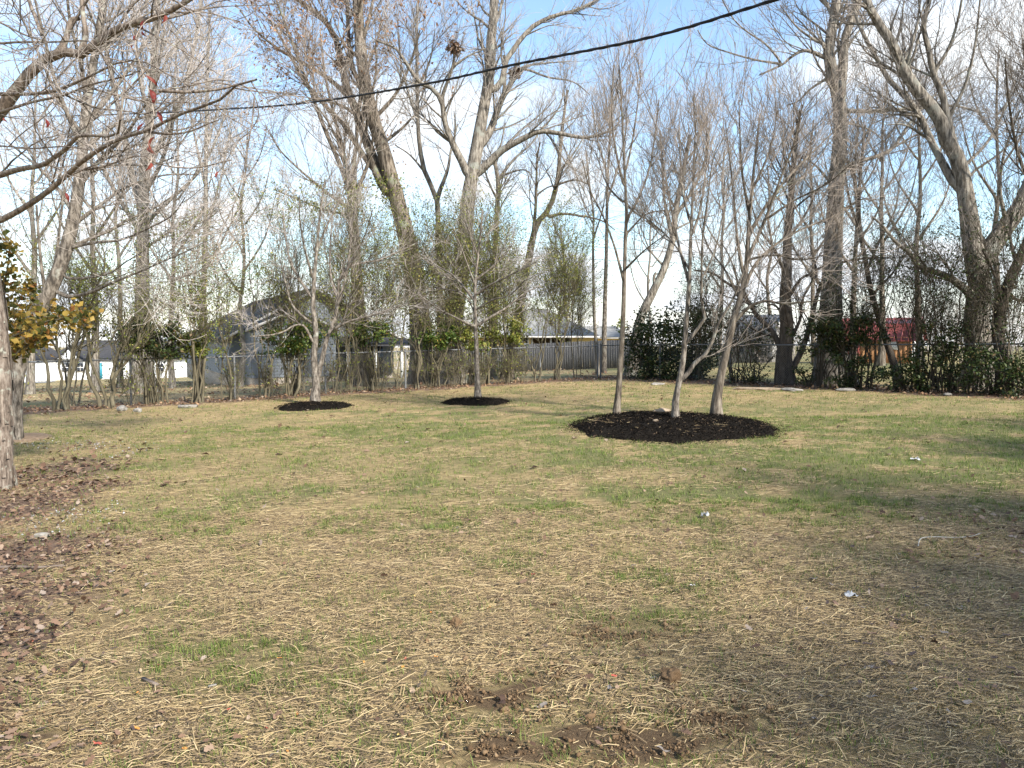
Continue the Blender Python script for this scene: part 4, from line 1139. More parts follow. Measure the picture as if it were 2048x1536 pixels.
traced_tree('young_tree', 'crooked bare tree with elbowed side limb in the oval mulch bed', YC2,
    ([(1352, 852), (1351, 830), (1350, 810), (1357, 769), (1364, 735), (1369, 690), (1374, 622), (1379, 554), (1381, 479), (1385, 400), (1388, 320), (1392, 240)], 15, 2.5),
    [([(1358, 765), (1383, 738), (1390, 723), (1407, 714), (1424, 684), (1437, 646), (1454, 619), (1472, 585), (1488, 540)], 11, 3, -0.6),
     ([(1371, 690), (1393, 660), (1410, 636), (1403, 605), (1403, 571), (1405, 480), (1415, 400), (1425, 320)], 8, 2), ([(1377, 560), (1360, 500), (1345, 430), (1330, 350), (1322, 290)], 7, 2),
     ([(1381, 479), (1400, 420), (1412, 340), (1418, 260)], 6, 2), ([(1379, 540), (1350, 490), (1310, 450), (1280, 430)], 5, 2, 1.2), ([(1382, 450), (1365, 380), (1360, 300), (1358, 230)], 6, 2),
     ([(1403, 560), (1430, 500), (1445, 430), (1450, 350)], 5, 2)],
    M['bark_pale'], M['twig_red'], dict(small, n1=150, n2=1900, n3=6800, size=0.8, up=0.2), flare=1.7)
traced_tree('young_tree', 'thickest leaning bare tree with spreading crown in the oval mulch bed', YC3,
    ([(1432, 840), (1433, 815), (1434, 793), (1444, 742), (1456, 690), (1468, 639), (1478, 605), (1489, 561), (1494, 520), (1497, 468), (1502, 400), (1510, 320), (1520, 230)], 20, 3),
    [([(1470, 640), (1502, 612), (1533, 602), (1560, 607), (1601, 605), (1650, 600)], 9, 2.5, -1.0), ([(1485, 585), (1510, 530), (1550, 490), (1600, 460), (1650, 440), (1700, 415)], 9, 2),
     ([(1489, 560), (1475, 480), (1468, 400), (1460, 320), (1450, 240)], 8, 2), ([(1494, 520), (1530, 440), (1560, 360), (1590, 280), (1605, 210)], 9, 2),
     ([(1497, 470), (1540, 400), (1590, 340), (1640, 290), (1680, 250)], 8, 2, 1), ([(1500, 430), (1485, 350), (1480, 270), (1478, 200)], 7, 2),
     ([(1494, 520), (1545, 510), (1600, 520), (1650, 510)], 6, 2, -1.5), ([(1505, 380), (1540, 300), (1555, 220)], 6, 2), ([(1480, 600), (1450, 540), (1420, 500), (1400, 450)], 6, 2, 1.0),
     ([(1530, 440), (1590, 400), (1650, 370), (1700, 330)], 6, 2, -1)],
    M['bark_brown'], M['twig_red'], dict(small, n1=230, n2=2900, n3=10500, size=0.82, up=0.16), flare=1.65)

# ================================================================== TREES ALONG AND BEHIND THE FENCE
big = dict(n1=130, n2=1500, n3=6000, size=1.5, up=0.12, rt=0.0045)
traced_tree('tall_tree', 'tall straight grey tree standing in front of the white house', 29.0,
    ([(285, 778), (284, 650), (285, 540), (286, 430), (290, 330), (300, 240), (308, 140), (312, 40), (318, -120)], 37, 9),
    [([(286, 430), (262, 340), (245, 250), (222, 150), (205, 40), (190, -80)], 17, 4), ([(290, 340), (330, 270), (365, 190), (385, 110), (400, 20), (410, -90)], 14, 4),
     ([(288, 390), (320, 330), (345, 250), (350, 160), (355, 60)], 10, 3), ([(285, 470), (240, 400), (200, 320), (170, 230), (150, 130)], 11, 3), ([(300, 240), (280, 160), (270, 60), (262, -40)], 9, 3),
     ([(286, 450), (340, 400), (400, 340), (440, 260), (460, 180)], 9, 3), ([(285, 500), (330, 470), (380, 440), (420, 420)], 6, 2)],
    M['bark_grey'], M['twig_grey'], dict(big, n1=190, n2=2600, n3=9000), flare=1.9, ivy=(M['leaf_privet'], 2600, -1, 6.5, 0.12, 0.16))
traced_tree('slim_tree', 'slim upright grey tree between the white and blue grey houses', 24.0,
    ([(398, 800), (402, 720), (407, 600), (410, 500), (412, 350), (413, 240), (416, 120), (420, 20)], 16, 4),
    [([(410, 480), (430, 400), (450, 320), (462, 240)], 6, 2), ([(412, 380), (395, 300), (380, 220), (375, 130)], 6, 2), ([(409, 540), (440, 490), (470, 430), (490, 380)], 5, 2), ([(412, 300), (435, 220), (450, 140)], 5, 2)],
    M['bark_grey'], M['twig_grey'], dict(big, n1=90, n2=1200, n3=4500, size=1.2, up=0.2), flare=1.4, ivy=(M['leaf_privet'], 900, -1, 4.5, 0.1, 0.12))
traced_tree('pale_leaning_tree', 'pale smooth leaning tree behind the golden shrub', 12.3,
    ([(18, 876), (24, 800), (34, 730), (55, 670), (90, 600), (122, 530), (145, 450), (158, 370), (166, 300), (174, 200), (190, 110), (205, 20), (215, -90)], 42, 11),
    [([(116, 592), (150, 593), (191, 581), (219, 567), (253, 554), (294, 537), (342, 516), (390, 495)], 9, 2, -1.2), ([(122, 554), (160, 557), (215, 548), (250, 525), (290, 500)], 6, 2, -0.5),
     ([(147, 492), (178, 478), (219, 461), (260, 437), (308, 417), (360, 380)], 9, 2, 0.8), ([(142, 495), (190, 485), (240, 480), (300, 455), (345, 430), (370, 395)], 7, 2, -1.5),
     ([(106, 556), (113, 510), (120, 450), (128, 380)], 8, 4, 0.1), ([(92, 590), (84, 540), (78, 480), (73, 410)], 8, 4, -0.2), ([(158, 370), (200, 320), (250, 270), (290, 210), (320, 150)], 12, 3),
     ([(166, 300), (140, 240), (110, 160), (90, 80), (70, 0)], 12, 4), ([(170, 250), (220, 190), (270, 120), (310, 50), (340, -20)], 11, 3, 1), ([(150, 430), (110, 370), (60, 320), (10, 280)], 10, 3, 1),
     ([(174, 200), (160, 120), (140, 40), (130, -60)], 10, 4), ([(160, 350), (230, 330), (300, 330), (360, 310)], 8, 2, -1), ([(190, 110), (240, 60), (290, 10), (320, -50)], 9, 3),
     ([(145, 450), (200, 410), (260, 370), (330, 350), (400, 350)], 9, 2, 0.5), ([(166, 300), (230, 250), (300, 230), (380, 180), (430, 120)], 9, 2, 1.5)],
    M['bark_pale'], M['twig_pale'], dict(n1=230, n2=2900, n3=10500, size=0.95, up=0.12, rt=0.003), flare=1.35)
traced_tree('fan_tree', 'bare tree with upswept reddish limbs behind the fork trunked young tree', 27.0,
    ([(722, 765), (718, 640), (712, 520), (706, 440), (705, 390), (704, 340)], 31, 18),
    [([(705, 400), (680, 330), (650, 260), (620, 180), (590, 100), (560, 20), (530, -60)], 12, 3), ([(705, 400), (690, 320), (670, 240), (650, 150), (640, 60)], 11, 3), ([(705, 350), (712, 290), (716, 230), (722, 160)], 10, 3),
     ([(706, 400), (735, 330), (748, 260), (755, 180)], 10, 3), ([(704, 420), (660, 390), (600, 340), (560, 300), (530, 250)], 8, 2), ([(706, 430), (650, 420), (600, 400), (550, 380)], 6, 2), ([(705, 380), (680, 290), (640, 220), (600, 180)], 8, 2)],
    M['bark_brown'], M['twig_red'], dict(big, n1=130, n2=2000, n3=7500, size=1.3, up=0.22), flare=1.6, ivy=(M['leaf_privet'], 2200, 0.5, 7, 0.11, 0.22))
traced_tree('oak_tree', 'tall leaning oak with clinging rusty leaves and double trunk', 28.0,
    ([(850, 775), (845, 700), (838, 620), (827, 540), (812, 470), (791, 386), (778, 342), (764, 290), (747, 239), (737, 198), (726, 137), (720, 79), (716, 0), (714, -120)], 50, 16),
    [([(788, 400), (760, 359), (740, 300), (726, 267), (716, 232), (702, 198), (692, 171), (685, 137), (672, 79), (651, 44), (627, 20), (600, 3), (555, -50)], 26, 7),
     ([(750, 345), (713, 290), (685, 246), (651, 212), (620, 178), (600, 150), (570, 90), (540, 40)], 13, 4), ([(692, 188), (661, 160), (630, 140), (600, 123), (560, 100), (510, 60), (480, 20)], 11, 3),
     ([(737, 190), (705, 137), (697, 68), (694, 0), (690, -80)], 12, 6), ([(722, 95), (740, 30), (750, -30)], 9, 5), ([(747, 239), (790, 190), (820, 130), (840, 60)], 9, 3),
     ([(760, 290), (800, 260), (840, 220), (870, 200)], 8, 2), ([(716, 232), (680, 210), (630, 200), (580, 210)], 8, 2)],
    M['bark_brown'], M['twig_red'], dict(big, n1=130, n2=1900, n3=7500, size=1.5, leaf=(M['leaf_rust'], 3600, 0.13)), flare=1.5, ivy=(M['leaf_privet'], 3800, -0.5, 7.5, 0.12, 0.28), k=12)
traced_tree('forked_tree', 'massive pale forked tree behind the middle of the left fence', 27.0,
    ([(905, 768), (903, 700), (908, 640), (918, 560), (930, 470), (936, 400), (945, 345), (955, 290), (967, 219), (976, 171), (981, 120), (984, 68), (988, 0), (992, -110)], 46, 13),
    [([(952, 300), (976, 270), (993, 225), (1007, 191), (1030, 154), (1041, 137)], 18, 9), ([(1041, 137), (1061, 130), (1106, 125), (1133, 123)], 6, 2), ([(1041, 139), (1058, 140), (1095, 154), (1147, 164), (1180, 190)], 6, 2),
     ([(976, 190), (1003, 164), (1010, 126), (1020, 109), (1041, 79), (1068, 51), (1106, 32), (1147, 22), (1188, 3), (1230, -30)], 15, 5), ([(950, 350), (972, 331), (1003, 301), (1041, 280), (1078, 263), (1119, 267), (1174, 275), (1232, 258)], 20, 4),
     ([(940, 360), (925, 325), (907, 290), (890, 246), (884, 205), (866, 178), (839, 164), (812, 126), (791, 96), (754, 82)], 19, 4), ([(884, 200), (887, 185), (904, 137), (909, 103)], 9, 4), ([(906, 132), (942, 109), (972, 97)], 6, 2),
     ([(1007, 191), (1010, 150), (1008, 110)], 8, 6), ([(1078, 263), (1100, 240), (1120, 210), (1130, 170)], 5, 2), ([(985, 60), (1000, 20), (1010, -40)], 8, 4)],
    M['bark_grey'], M['twig_grey'], dict(big, n1=170, n2=1900, n3=6200, size=1.3), flare=1.4, ivy=(M['leaf_privet'], 3400, -0.5, 6.5, 0.12, 0.28), k=12)
traced_tree('slim_tree', 'slim forked tree squeezed between the oak and the massive tree', 30.0,
    ([(882, 760), (880, 600), (876, 470), (874, 400), (850, 345), (838, 280), (835, 200), (834, 120), (834, 40), (840, -60)], 18, 4),
    [([(876, 390), (895, 340), (902, 300), (915, 250)], 10, 3), ([(835, 240), (815, 180), (800, 110), (795, 40)], 6, 2), ([(834, 180), (860, 120), (870, 60)], 6, 2), ([(850, 345), (820, 310), (790, 290)], 5, 2)],
    M['bark_grey'], M['twig_grey'], dict(big, n1=110, n2=1500, n3=5200, size=1.3), flare=1.4, ivy=(M['leaf_privet'], 1500, -0.5, 6, 0.11, 0.2))
traced_tree('slim_tree', 'slim tree with snapped top beside the leaning plank fence shrubs', 30.0,
    ([(985, 765), (988, 600), (992, 480), (995, 400), (996, 360), (989, 322)], 16, 8),
    [([(996, 362), (1018, 330), (1040, 307), (1062, 288), (1075, 270)], 8, 3), ([(1000, 352), (1040, 340), (1058, 345), (1070, 370)], 5, 2), ([(995, 400), (975, 360), (965, 320)], 5, 2)],
    M['bark_grey'], M['twig_grey'], dict(big, n1=50, n2=600, n3=2200, size=1.0), flare=1.4, ivy=(M['leaf_privet'], 1500, -0.5, 6, 0.11, 0.25))
traced_tree('mossy_leaning_tree', 'mossy right leaning tree with drooping arm above the plank fence', 29.0,
    ([(1012, 768), (1035, 640), (1055, 530), (1072, 452), (1090, 430), (1107, 395), (1117, 345), (1120, 300), (1128, 230), (1135, 180)], 26, 4),
    [([(1066, 470), (1072, 400), (1074, 320), (1080, 285)], 8, 3), ([(1092, 437), (1120, 428), (1150, 430), (1200, 440), (1230, 460)], 7, 2), ([(1117, 345), (1145, 310), (1170, 270)], 6, 2), ([(1112, 370), (1150, 360), (1180, 370)], 5, 2), ([(1074, 390), (1095, 375), (1120, 370)], 4, 2)],
    M['bark_brown'], M['twig_grey'], dict(big, n1=80, n2=1000, n3=3600, size=1.1), flare=1.3, ivy=(M['leaf_privet'], 1900, -0.5, 4.6, 0.1, 0.25))
traced_tree('pole_tree', 'very slender bent tree trunk just inside the plank fence', 31.0,
    ([(1196, 762), (1192, 690), (1188, 620), (1186, 500), (1187, 430), (1180, 380), (1172, 300)], 9, 3), [([(1187, 450), (1165, 400), (1150, 340)], 4, 2), ([(1186, 480), (1205, 420), (1215, 360)], 4, 2)],
    M['bark_grey'], M['twig_grey'], dict(big, n1=40, n2=500, n3=1800, size=1.0, up=0.2), flare=1.2)
traced_tree('pole_tree', 'slender straight pale tree trunk next to the tallest mulch bed tree', 33.0,
    ([(1208, 758), (1209, 650), (1213, 500), (1215, 380), (1221, 250), (1228, 130)], 12, 3), [([(1215, 400), (1240, 320), (1255, 240)], 5, 2), ([(1216, 350), (1195, 280), (1185, 210)], 5, 2)],
    M['bark_pale'], M['twig_grey'], dict(big, n1=70, n2=900, n3=3400, size=1.2, up=0.3), flare=1.2)
traced_tree('leaning_tree', 'grey tree leaning right out of the dark evergreen bush', 29.0,
    ([(1258, 772), (1268, 700), (1280, 639), (1307, 581), (1328, 537), (1345, 479), (1352, 420), (1365, 350), (1380, 270)], 26, 7),
    [([(1310, 575), (1308, 555), (1312, 545)], 8, 5, 0), ([(1345, 479), (1330, 410), (1325, 340), (1320, 260)], 8, 3), ([(1352, 430), (1385, 380), (1410, 320), (1420, 250)], 8, 3), ([(1348, 460), (1390, 440), (1430, 430)], 5, 2), ([(1330, 535), (1300, 500), (1280, 450)], 5, 2)],
    M['bark_grey'], M['twig_red'], dict(big, n1=110, n2=1500, n3=5600, size=1.2), flare=1.3)
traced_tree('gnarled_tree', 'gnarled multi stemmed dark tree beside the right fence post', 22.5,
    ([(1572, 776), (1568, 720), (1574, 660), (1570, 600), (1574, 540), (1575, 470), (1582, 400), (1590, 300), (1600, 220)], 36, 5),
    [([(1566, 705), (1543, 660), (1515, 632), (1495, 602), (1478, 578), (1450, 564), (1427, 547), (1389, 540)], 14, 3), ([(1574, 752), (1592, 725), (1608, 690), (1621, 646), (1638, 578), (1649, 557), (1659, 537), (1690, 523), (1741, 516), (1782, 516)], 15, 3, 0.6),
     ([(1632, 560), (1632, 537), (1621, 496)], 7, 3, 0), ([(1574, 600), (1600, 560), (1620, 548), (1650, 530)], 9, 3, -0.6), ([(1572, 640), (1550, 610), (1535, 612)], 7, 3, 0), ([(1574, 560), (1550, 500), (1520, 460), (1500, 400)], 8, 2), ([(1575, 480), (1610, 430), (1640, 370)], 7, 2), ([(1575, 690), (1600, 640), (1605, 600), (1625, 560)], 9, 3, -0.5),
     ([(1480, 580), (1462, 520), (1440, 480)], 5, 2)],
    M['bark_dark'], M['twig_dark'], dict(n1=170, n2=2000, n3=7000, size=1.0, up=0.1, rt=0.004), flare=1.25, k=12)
traced_tree('great_tree', 'great tall trunk with flared roots and ivy by the right fence', 22.3,
    ([(1666, 780), (1662, 708), (1661, 639), (1662, 571), (1666, 503), (1669, 434), (1674, 342), (1680, 273), (1678, 205), (1669, 164), (1662, 137), (1657, 96), (1666, 51), (1673, 0), (1682, -110)], 52, 15),
    [([(1679, 205), (1685, 144), (1690, 79), (1703, 41), (1717, 0), (1740, -110)], 22, 12), ([(1680, 222), (1741, 222), (1792, 219), (1843, 214), (1912, 212), (1960, 225)], 10, 3), ([(1660, 120), (1621, 103), (1601, 103), (1580, 116), (1563, 130), (1519, 150)], 10, 3),
     ([(1563, 128), (1512, 120), (1461, 106), (1416, 89), (1395, 60)], 5, 2), ([(1563, 125), (1532, 89), (1491, 61), (1464, 34), (1440, -10)], 5, 2), ([(1664, 150), (1621, 178), (1597, 202), (1575, 210)], 7, 2),
     ([(1676, 345), (1707, 325), (1751, 314), (1785, 297), (1802, 273), (1830, 232), (1861, 198), (1895, 164), (1946, 130)], 10, 3), ([(1787, 295), (1826, 273), (1867, 253), (1908, 222)], 5, 2), ([(1660, 95), (1621, 75), (1590, 50), (1560, 10)], 7, 2), ([(1676, 240), (1740, 260), (1770, 285)], 6, 2), ([(1672, 430), (1720, 400), (1760, 400)], 6, 2), ([(1672, 380), (1630, 330), (1590, 310)], 7, 2), ([(1668, 40), (1640, -20), (1610, -60)], 8, 3), ([(1705, 30), (1750, -20), (1790, -70)], 8, 3)],
    M['bark_grey'], M['twig_dark'], dict(big, n1=170, n2=2200, n3=7500, size=1.15, rt=0.004), flare=2.0, ivy=(M['leaf_dark'], 2600, 0.0, 3.2, 0.1, 0.28), k=14)
traced_tree('spreading_tree', 'broad lichen covered tree with many rising limbs beside the right fence', 19.6,
    ([(1958, 800), (1960, 708), (1953, 639), (1960, 571), (1950, 520), (1943, 468), (1936, 417), (1926, 359), (1912, 310), (1895, 284), (1881, 239), (1854, 202), (1826, 171), (1803, 130), (1782, 82), (1755, 44), (1734, 3), (1700, -90)], 58, 11),
    [([(1930, 385), (1902, 359), (1885, 325), (1861, 280), (1840, 232), (1809, 191), (1779, 161), (1755, 120), (1724, 62), (1705, 10)], 18, 6), ([(1914, 315), (1895, 239), (1885, 191), (1867, 147), (1857, 96), (1847, 51), (1861, -10), (1870, -90)], 17, 7),
     ([(1958, 530), (1974, 513), (1990, 485), (2014, 451), (2048, 400), (2085, 300), (2110, 180)], 42, 20), ([(1955, 600), (1912, 564), (1881, 547), (1854, 540), (1833, 530), (1820, 506), (1792, 485), (1765, 451), (1744, 434)], 21, 4),
     ([(1930, 370), (1949, 342), (1990, 314), (2040, 270)], 7, 3), ([(1920, 340), (1970, 290), (2000, 240), (2030, 160)], 8, 3), ([(1895, 240), (1930, 170), (1950, 90), (1960, 0)], 8, 3), ([(1867, 147), (1900, 90), (1920, 20), (1930, -60)], 8, 3), ([(1861, 280), (1810, 250), (1770, 250)], 7, 2), ([(1840, 232), (1790, 230), (1740, 250)], 6, 2),
     ([(2014, 451), (2000, 380), (2010, 300), (2040, 220)], 9, 3), ([(1803, 130), (1830, 70), (1840, 0)], 7, 3)],
    M['bark_grey'], M['twig_dark'], dict(big, n1=170, n2=2000, n3=7000, size=1.05, rt=0.004), flare=1.5, ivy=(M['leaf_dark'], 1100, 0.2, 2.6, 0.085, 0.18), k=14)
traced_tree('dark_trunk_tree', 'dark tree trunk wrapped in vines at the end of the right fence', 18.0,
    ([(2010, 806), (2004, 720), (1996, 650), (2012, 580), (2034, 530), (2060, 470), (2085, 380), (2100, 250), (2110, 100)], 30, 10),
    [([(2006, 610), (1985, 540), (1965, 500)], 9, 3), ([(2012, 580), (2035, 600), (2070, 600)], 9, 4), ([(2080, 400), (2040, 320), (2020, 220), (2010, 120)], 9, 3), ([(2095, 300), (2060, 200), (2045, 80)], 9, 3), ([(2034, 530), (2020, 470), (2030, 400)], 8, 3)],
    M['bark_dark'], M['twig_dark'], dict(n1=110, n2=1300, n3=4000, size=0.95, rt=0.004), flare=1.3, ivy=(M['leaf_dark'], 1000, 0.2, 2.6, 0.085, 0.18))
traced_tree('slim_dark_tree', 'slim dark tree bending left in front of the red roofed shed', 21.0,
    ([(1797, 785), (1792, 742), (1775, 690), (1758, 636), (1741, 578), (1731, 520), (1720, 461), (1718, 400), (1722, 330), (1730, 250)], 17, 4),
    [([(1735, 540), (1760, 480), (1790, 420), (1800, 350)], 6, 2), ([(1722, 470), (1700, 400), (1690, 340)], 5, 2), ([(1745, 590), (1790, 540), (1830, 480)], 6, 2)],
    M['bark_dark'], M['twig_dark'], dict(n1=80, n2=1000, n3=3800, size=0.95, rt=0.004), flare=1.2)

# procedural slender trees further back
def back_tree(u, Y, vt, w, label, bark, twig, lean=0, ivy=None, dens=1.0):
    b = ground_at_u(u, Y)
    vb = 768 - ((b[2] - EYE) / Y * FPX * 1.0) - 96
    pts = [(u, vb)]; n = 7
    for i in range(1, n + 1):
        f = i / n; pts.append((u + lean * f + random.uniform(-6, 6), vb + (vt - vb) * f))
    limbs = []
    for i in range(7):
        f = 0.35 + 0.09 * i
        x = u + lean * f; y = vb + (vt - vb) * f; s = 1 if i % 2 else -1
        ln = (vb - vt) * (0.34 - 0.025 * i)
        limbs.append(([(x, y), (x + s * ln * .28, y - ln * .45), (x + s * ln * .42, y - ln)], max(w * .45 * (1 - .08 * i), 3), 1.5))
    return traced_tree('background_tree', label, Y, (pts, w, 3), limbs, bark, twig, dict(n1=int(60 * dens), n2=int(900 * dens), n3=int(3600 * dens), size=1.25, up=0.22, rt=0.006), flare=1.3, ivy=ivy, k=8)
back = [(1706, 31, 190, 15, 'grey background tree close behind the great tall trunk', 6), (1762, 33, 170, 14, 'grey background tree above the orange barn shed wall', 10), (1842, 30, 150, 15, 'grey background tree between the barn shed and broad lichen tree', -10),
        (1630, 37, 240, 12, 'grey background tree between gnarled tree and great trunk', -8), (1535, 52, 330, 9, 'grey background tree behind the grey roofed shed', 6), (1440, 38, 300, 10, 'grey background tree behind the elbowed tree of the mulch bed', 12),
        (1300, 60, 420, 8, 'small grey background tree behind the dark evergreen bush', 4), (1130, 66, 450, 9, 'small grey background tree above the yellow house roof', -6), (480, 34, 260, 12, 'grey background tree beside the hip of the blue grey house roof', 10),
        (60, 34, 120, 16, 'grey background tree in front of the garage of the white house', 12), (190, 33, 100, 16, 'grey background tree beside the teal door of the white house', -14), (345, 36, 180, 13, 'grey background tree at the end of the white house', 10), (240, 42, 180, 12, 'thin grey background tree before the white house windows', -5),
        (1990, 28, 100, 16, 'grey background tree behind the broad lichen covered tree', 10), ]
for u, Y, vt, w, lab, lean in back:
    dk = u > 1500
    back_tree(u, Y, vt, w, lab, M['bark_grey'] if not dk else M['bark_brown'], M['twig_grey'] if not dk else M['twig_dark'], lean, (M['leaf_privet'], 500, -3, 4, 0.12, 0.2) if u < 900 else None, 0.9)

# ---- the old tree at the left edge whose boughs hang into the view
def old_tree():
    Y = 8.3
    t, pts, rad, lp, lr = traced_tree('old_tree', 'old shaggy barked tree with lichen boughs reaching over the yard', Y,
        ([(-12, 985), (-8, 900), (-5, 820), (-6, 740), (-12, 650), (-28, 540), (-60, 420), (-110, 300), (-150, 120), (-180, -80)], 60, 34),
        [([(-55, 430), (-40, 452), (0, 441), (68, 403), (113, 369), (154, 331), (191, 304), (239, 277), (290, 263), (328, 244), (376, 222), (420, 208), (454, 191), (478, 167), (513, 159)], 15, 4, -2.4),
         ([(290, 263), (340, 268), (380, 262), (415, 248), (437, 240)], 6, 2, -0.3), ([(478, 168), (440, 178), (376, 184), (318, 181)], 4, 7, 0.1), ([(318, 181), (376, 172), (430, 160), (470, 163)], 4, 2, 0.1), ([(478, 167), (500, 180), (514, 205), (516, 235), (500, 262), (475, 283)], 2.5, 1.5, 0.2),
         ([(-75, 380), (-40, 362), (0, 350), (40, 338), (85, 330), (112, 312), (137, 295), (147, 277), (171, 270), (219, 273), (236, 266), (240, 240)], 16, 4, -1.9),
         ([(-130, 220), (-60, 95), (0, 87), (45, 84), (103, 84), (144, 82), (178, 82), (205, 109), (225, 140)], 9, 2, -2.6), ([(-120, 250), (-50, 195), (0, 188), (58, 188), (113, 181), (147, 167), (191, 147), (222, 130), (260, 121), (294, 125), (328, 144), (376, 171)], 12, 2, -2.2),
         ([(-110, 290), (-50, 240), (0, 225), (60, 205), (130, 190), (170, 172), (220, 160), (265, 148)], 9, 3, -1.6), ([(-100, 320), (-30, 258), (10, 210), (45, 165), (75, 130), (110, 108), (145, 102), (167, 110), (178, 100), (198, 82), (239, 55), (273, 44), (314, 34), (362, 10), (400, -15), (450, -50)], 36, 6, -1.2),
         ([(120, 106), (134, 72), (142, 42), (158, 36)], 15, 9, 0), ([(160, 105), (172, 70), (166, 30), (162, -40)], 12, 7, 0), ([(-140, 150), (-60, 20), (0, 45), (50, 70), (90, 82)], 8, 3, -1.5), ([(-150, 120), (20, -40), (60, 10), (72, 40), (84, 70)], 12, 6, -1.0),
         ([(105, 372), (145, 345), (200, 335), (260, 315), (285, 310), (310, 325), (350, 335), (400, 335), (440, 325), (463, 320)], 5, 2, -0.3), ([(240, 240), (246, 200), (250, 160), (240, 130)], 5, 2.5, 0), ([(-100, 330), (-40, 300), (0, 292), (60, 297), (130, 293), (180, 300)], 5, 2, -1.5),
         ([(-170, 0), (-60, -60), (60, -80), (200, -60), (330, -10), (400, 40), (395, 55)], 12, 3, -1.5), ([(130, 190), (190, 215), (250, 222), (330, 235), (420, 245)], 4, 1.5, -0.3), ([(170, 172), (230, 190), (300, 205), (380, 205), (470, 215)], 4, 1.5, 0.3)],
        M['bark_lichen'], M['twig_dark'], dict(n1=150, n2=1500, n3=3000, size=0.62, up=0.02, rt=0.0022, ang1=(0.3, 0.9)), flare=1.25, k=16, limb_name='bough', depth_limbs=0.6)
    # shaggy strips of bark on the trunk
    bag = Bag()
    n = 170
    f = rng.uniform(0, 12, n); i = f.astype(int); k = (f - i)[:, None]
    c = pts[i] * (1 - k) + pts[i + 1] * k; rr = rad[i]
    a = rng.uniform(0, 6.28, n); d = np.stack([np.cos(a), np.sin(a), np.zeros(n)], 1); s = np.stack([-np.sin(a), np.cos(a), np.zeros(n)], 1)
    L = rng.uniform(.08, .3, n)[:, None]; w = rng.uniform(.012, .03, n)[:, None]; up = np.array([[0, 0, 1.0]])
    p0 = c + d * (rr[:, None] * 1.01); lift = rng.uniform(.004, .018, n)[:, None]
    V = np.stack([p0 - s * w - up * L / 2 + d * lift, p0 + s * w - up * L / 2 + d * lift, p0 + s * w * .7 + up * L / 2, p0 - s * w * .7 + up * L / 2], 1).reshape(-1, 3)
    bag.add(V, np.arange(n * 4).reshape(-1, 4)); bag.build('bark_strips', M['bark_lichen'], t, kind='stuff')
    # a few red leaves still hanging
    red = [(291, 150, 18), (300, 178, 20), (310, 190, 14), (315, 222, 20), (290, 245, 16), (312, 272, 22), (300, 292, 20), (302, 325, 20), (288, 62, 12), (272, 70, 10), (268, 90, 10), (330, 30, 12), (290, 40, 12), (270, 75, 9), (8, 235, 12), (90, 238, 12), (131, 385, 12), (437, 342, 10)]
    hub = lp[0][9]
    for (u, v, s) in red:
        Yl = float(np.interp(v, [40, 330], [6.9, 6.2]))
        p = P(u, v, Yl); L = s * Yl / FPX * random.uniform(1.2, 1.7); wd = L * random.uniform(.3, .48)
        yaw = random.uniform(-1.3, 1.3); tilt = random.uniform(-.9, .9); u += random.uniform(-9, 9)
        ax = np.array([math.sin(tilt) * math.cos(yaw), math.sin(tilt) * math.sin(yaw), -math.cos(tilt)]); sd = np.array([math.cos(yaw), math.sin(yaw), .1]); nn = np.cross(ax, sd)
        V = [p]
        for fr, ww in ((.2, .7), (.45, 1.0), (.72, .7)):
            m = p + ax * L * fr + nn * L * .3 * math.sin(fr * 3.1)
            V += [m - sd * wd * ww / 2 + nn * wd * .2, m, m + sd * wd * ww / 2 + nn * wd * .2]
        V.append(p + ax * L)
        T = [[0, 2, 1], [0, 3, 2], [7, 8, 10], [8, 9, 10]]; Qd = [[1, 2, 5, 4], [2, 3, 6, 5], [4, 5, 8, 7], [5, 6, 9, 8]]
        mesh_np('leaf', np.array(V), Qd, T, M['leaf_red'], t, np.full(11, random.random()))
    # thin hanging stalk that carries the red leaves
    st = np.array([P(u, v, y) for u, v, y in ((330, 28, 7.0), (292, 42, 6.9), (270, 85, 6.8), (284, 140, 6.7), (297, 180, 6.6), (308, 230, 6.5), (300, 275, 6.4), (303, 325, 6.3))])
    st = resample(st, 30); v, q = tubes(st[None], np.full((1, 30), .004), 4); mesh_np('hanging_stem', v, q, None, M['twig_red'], t)
old_tree()

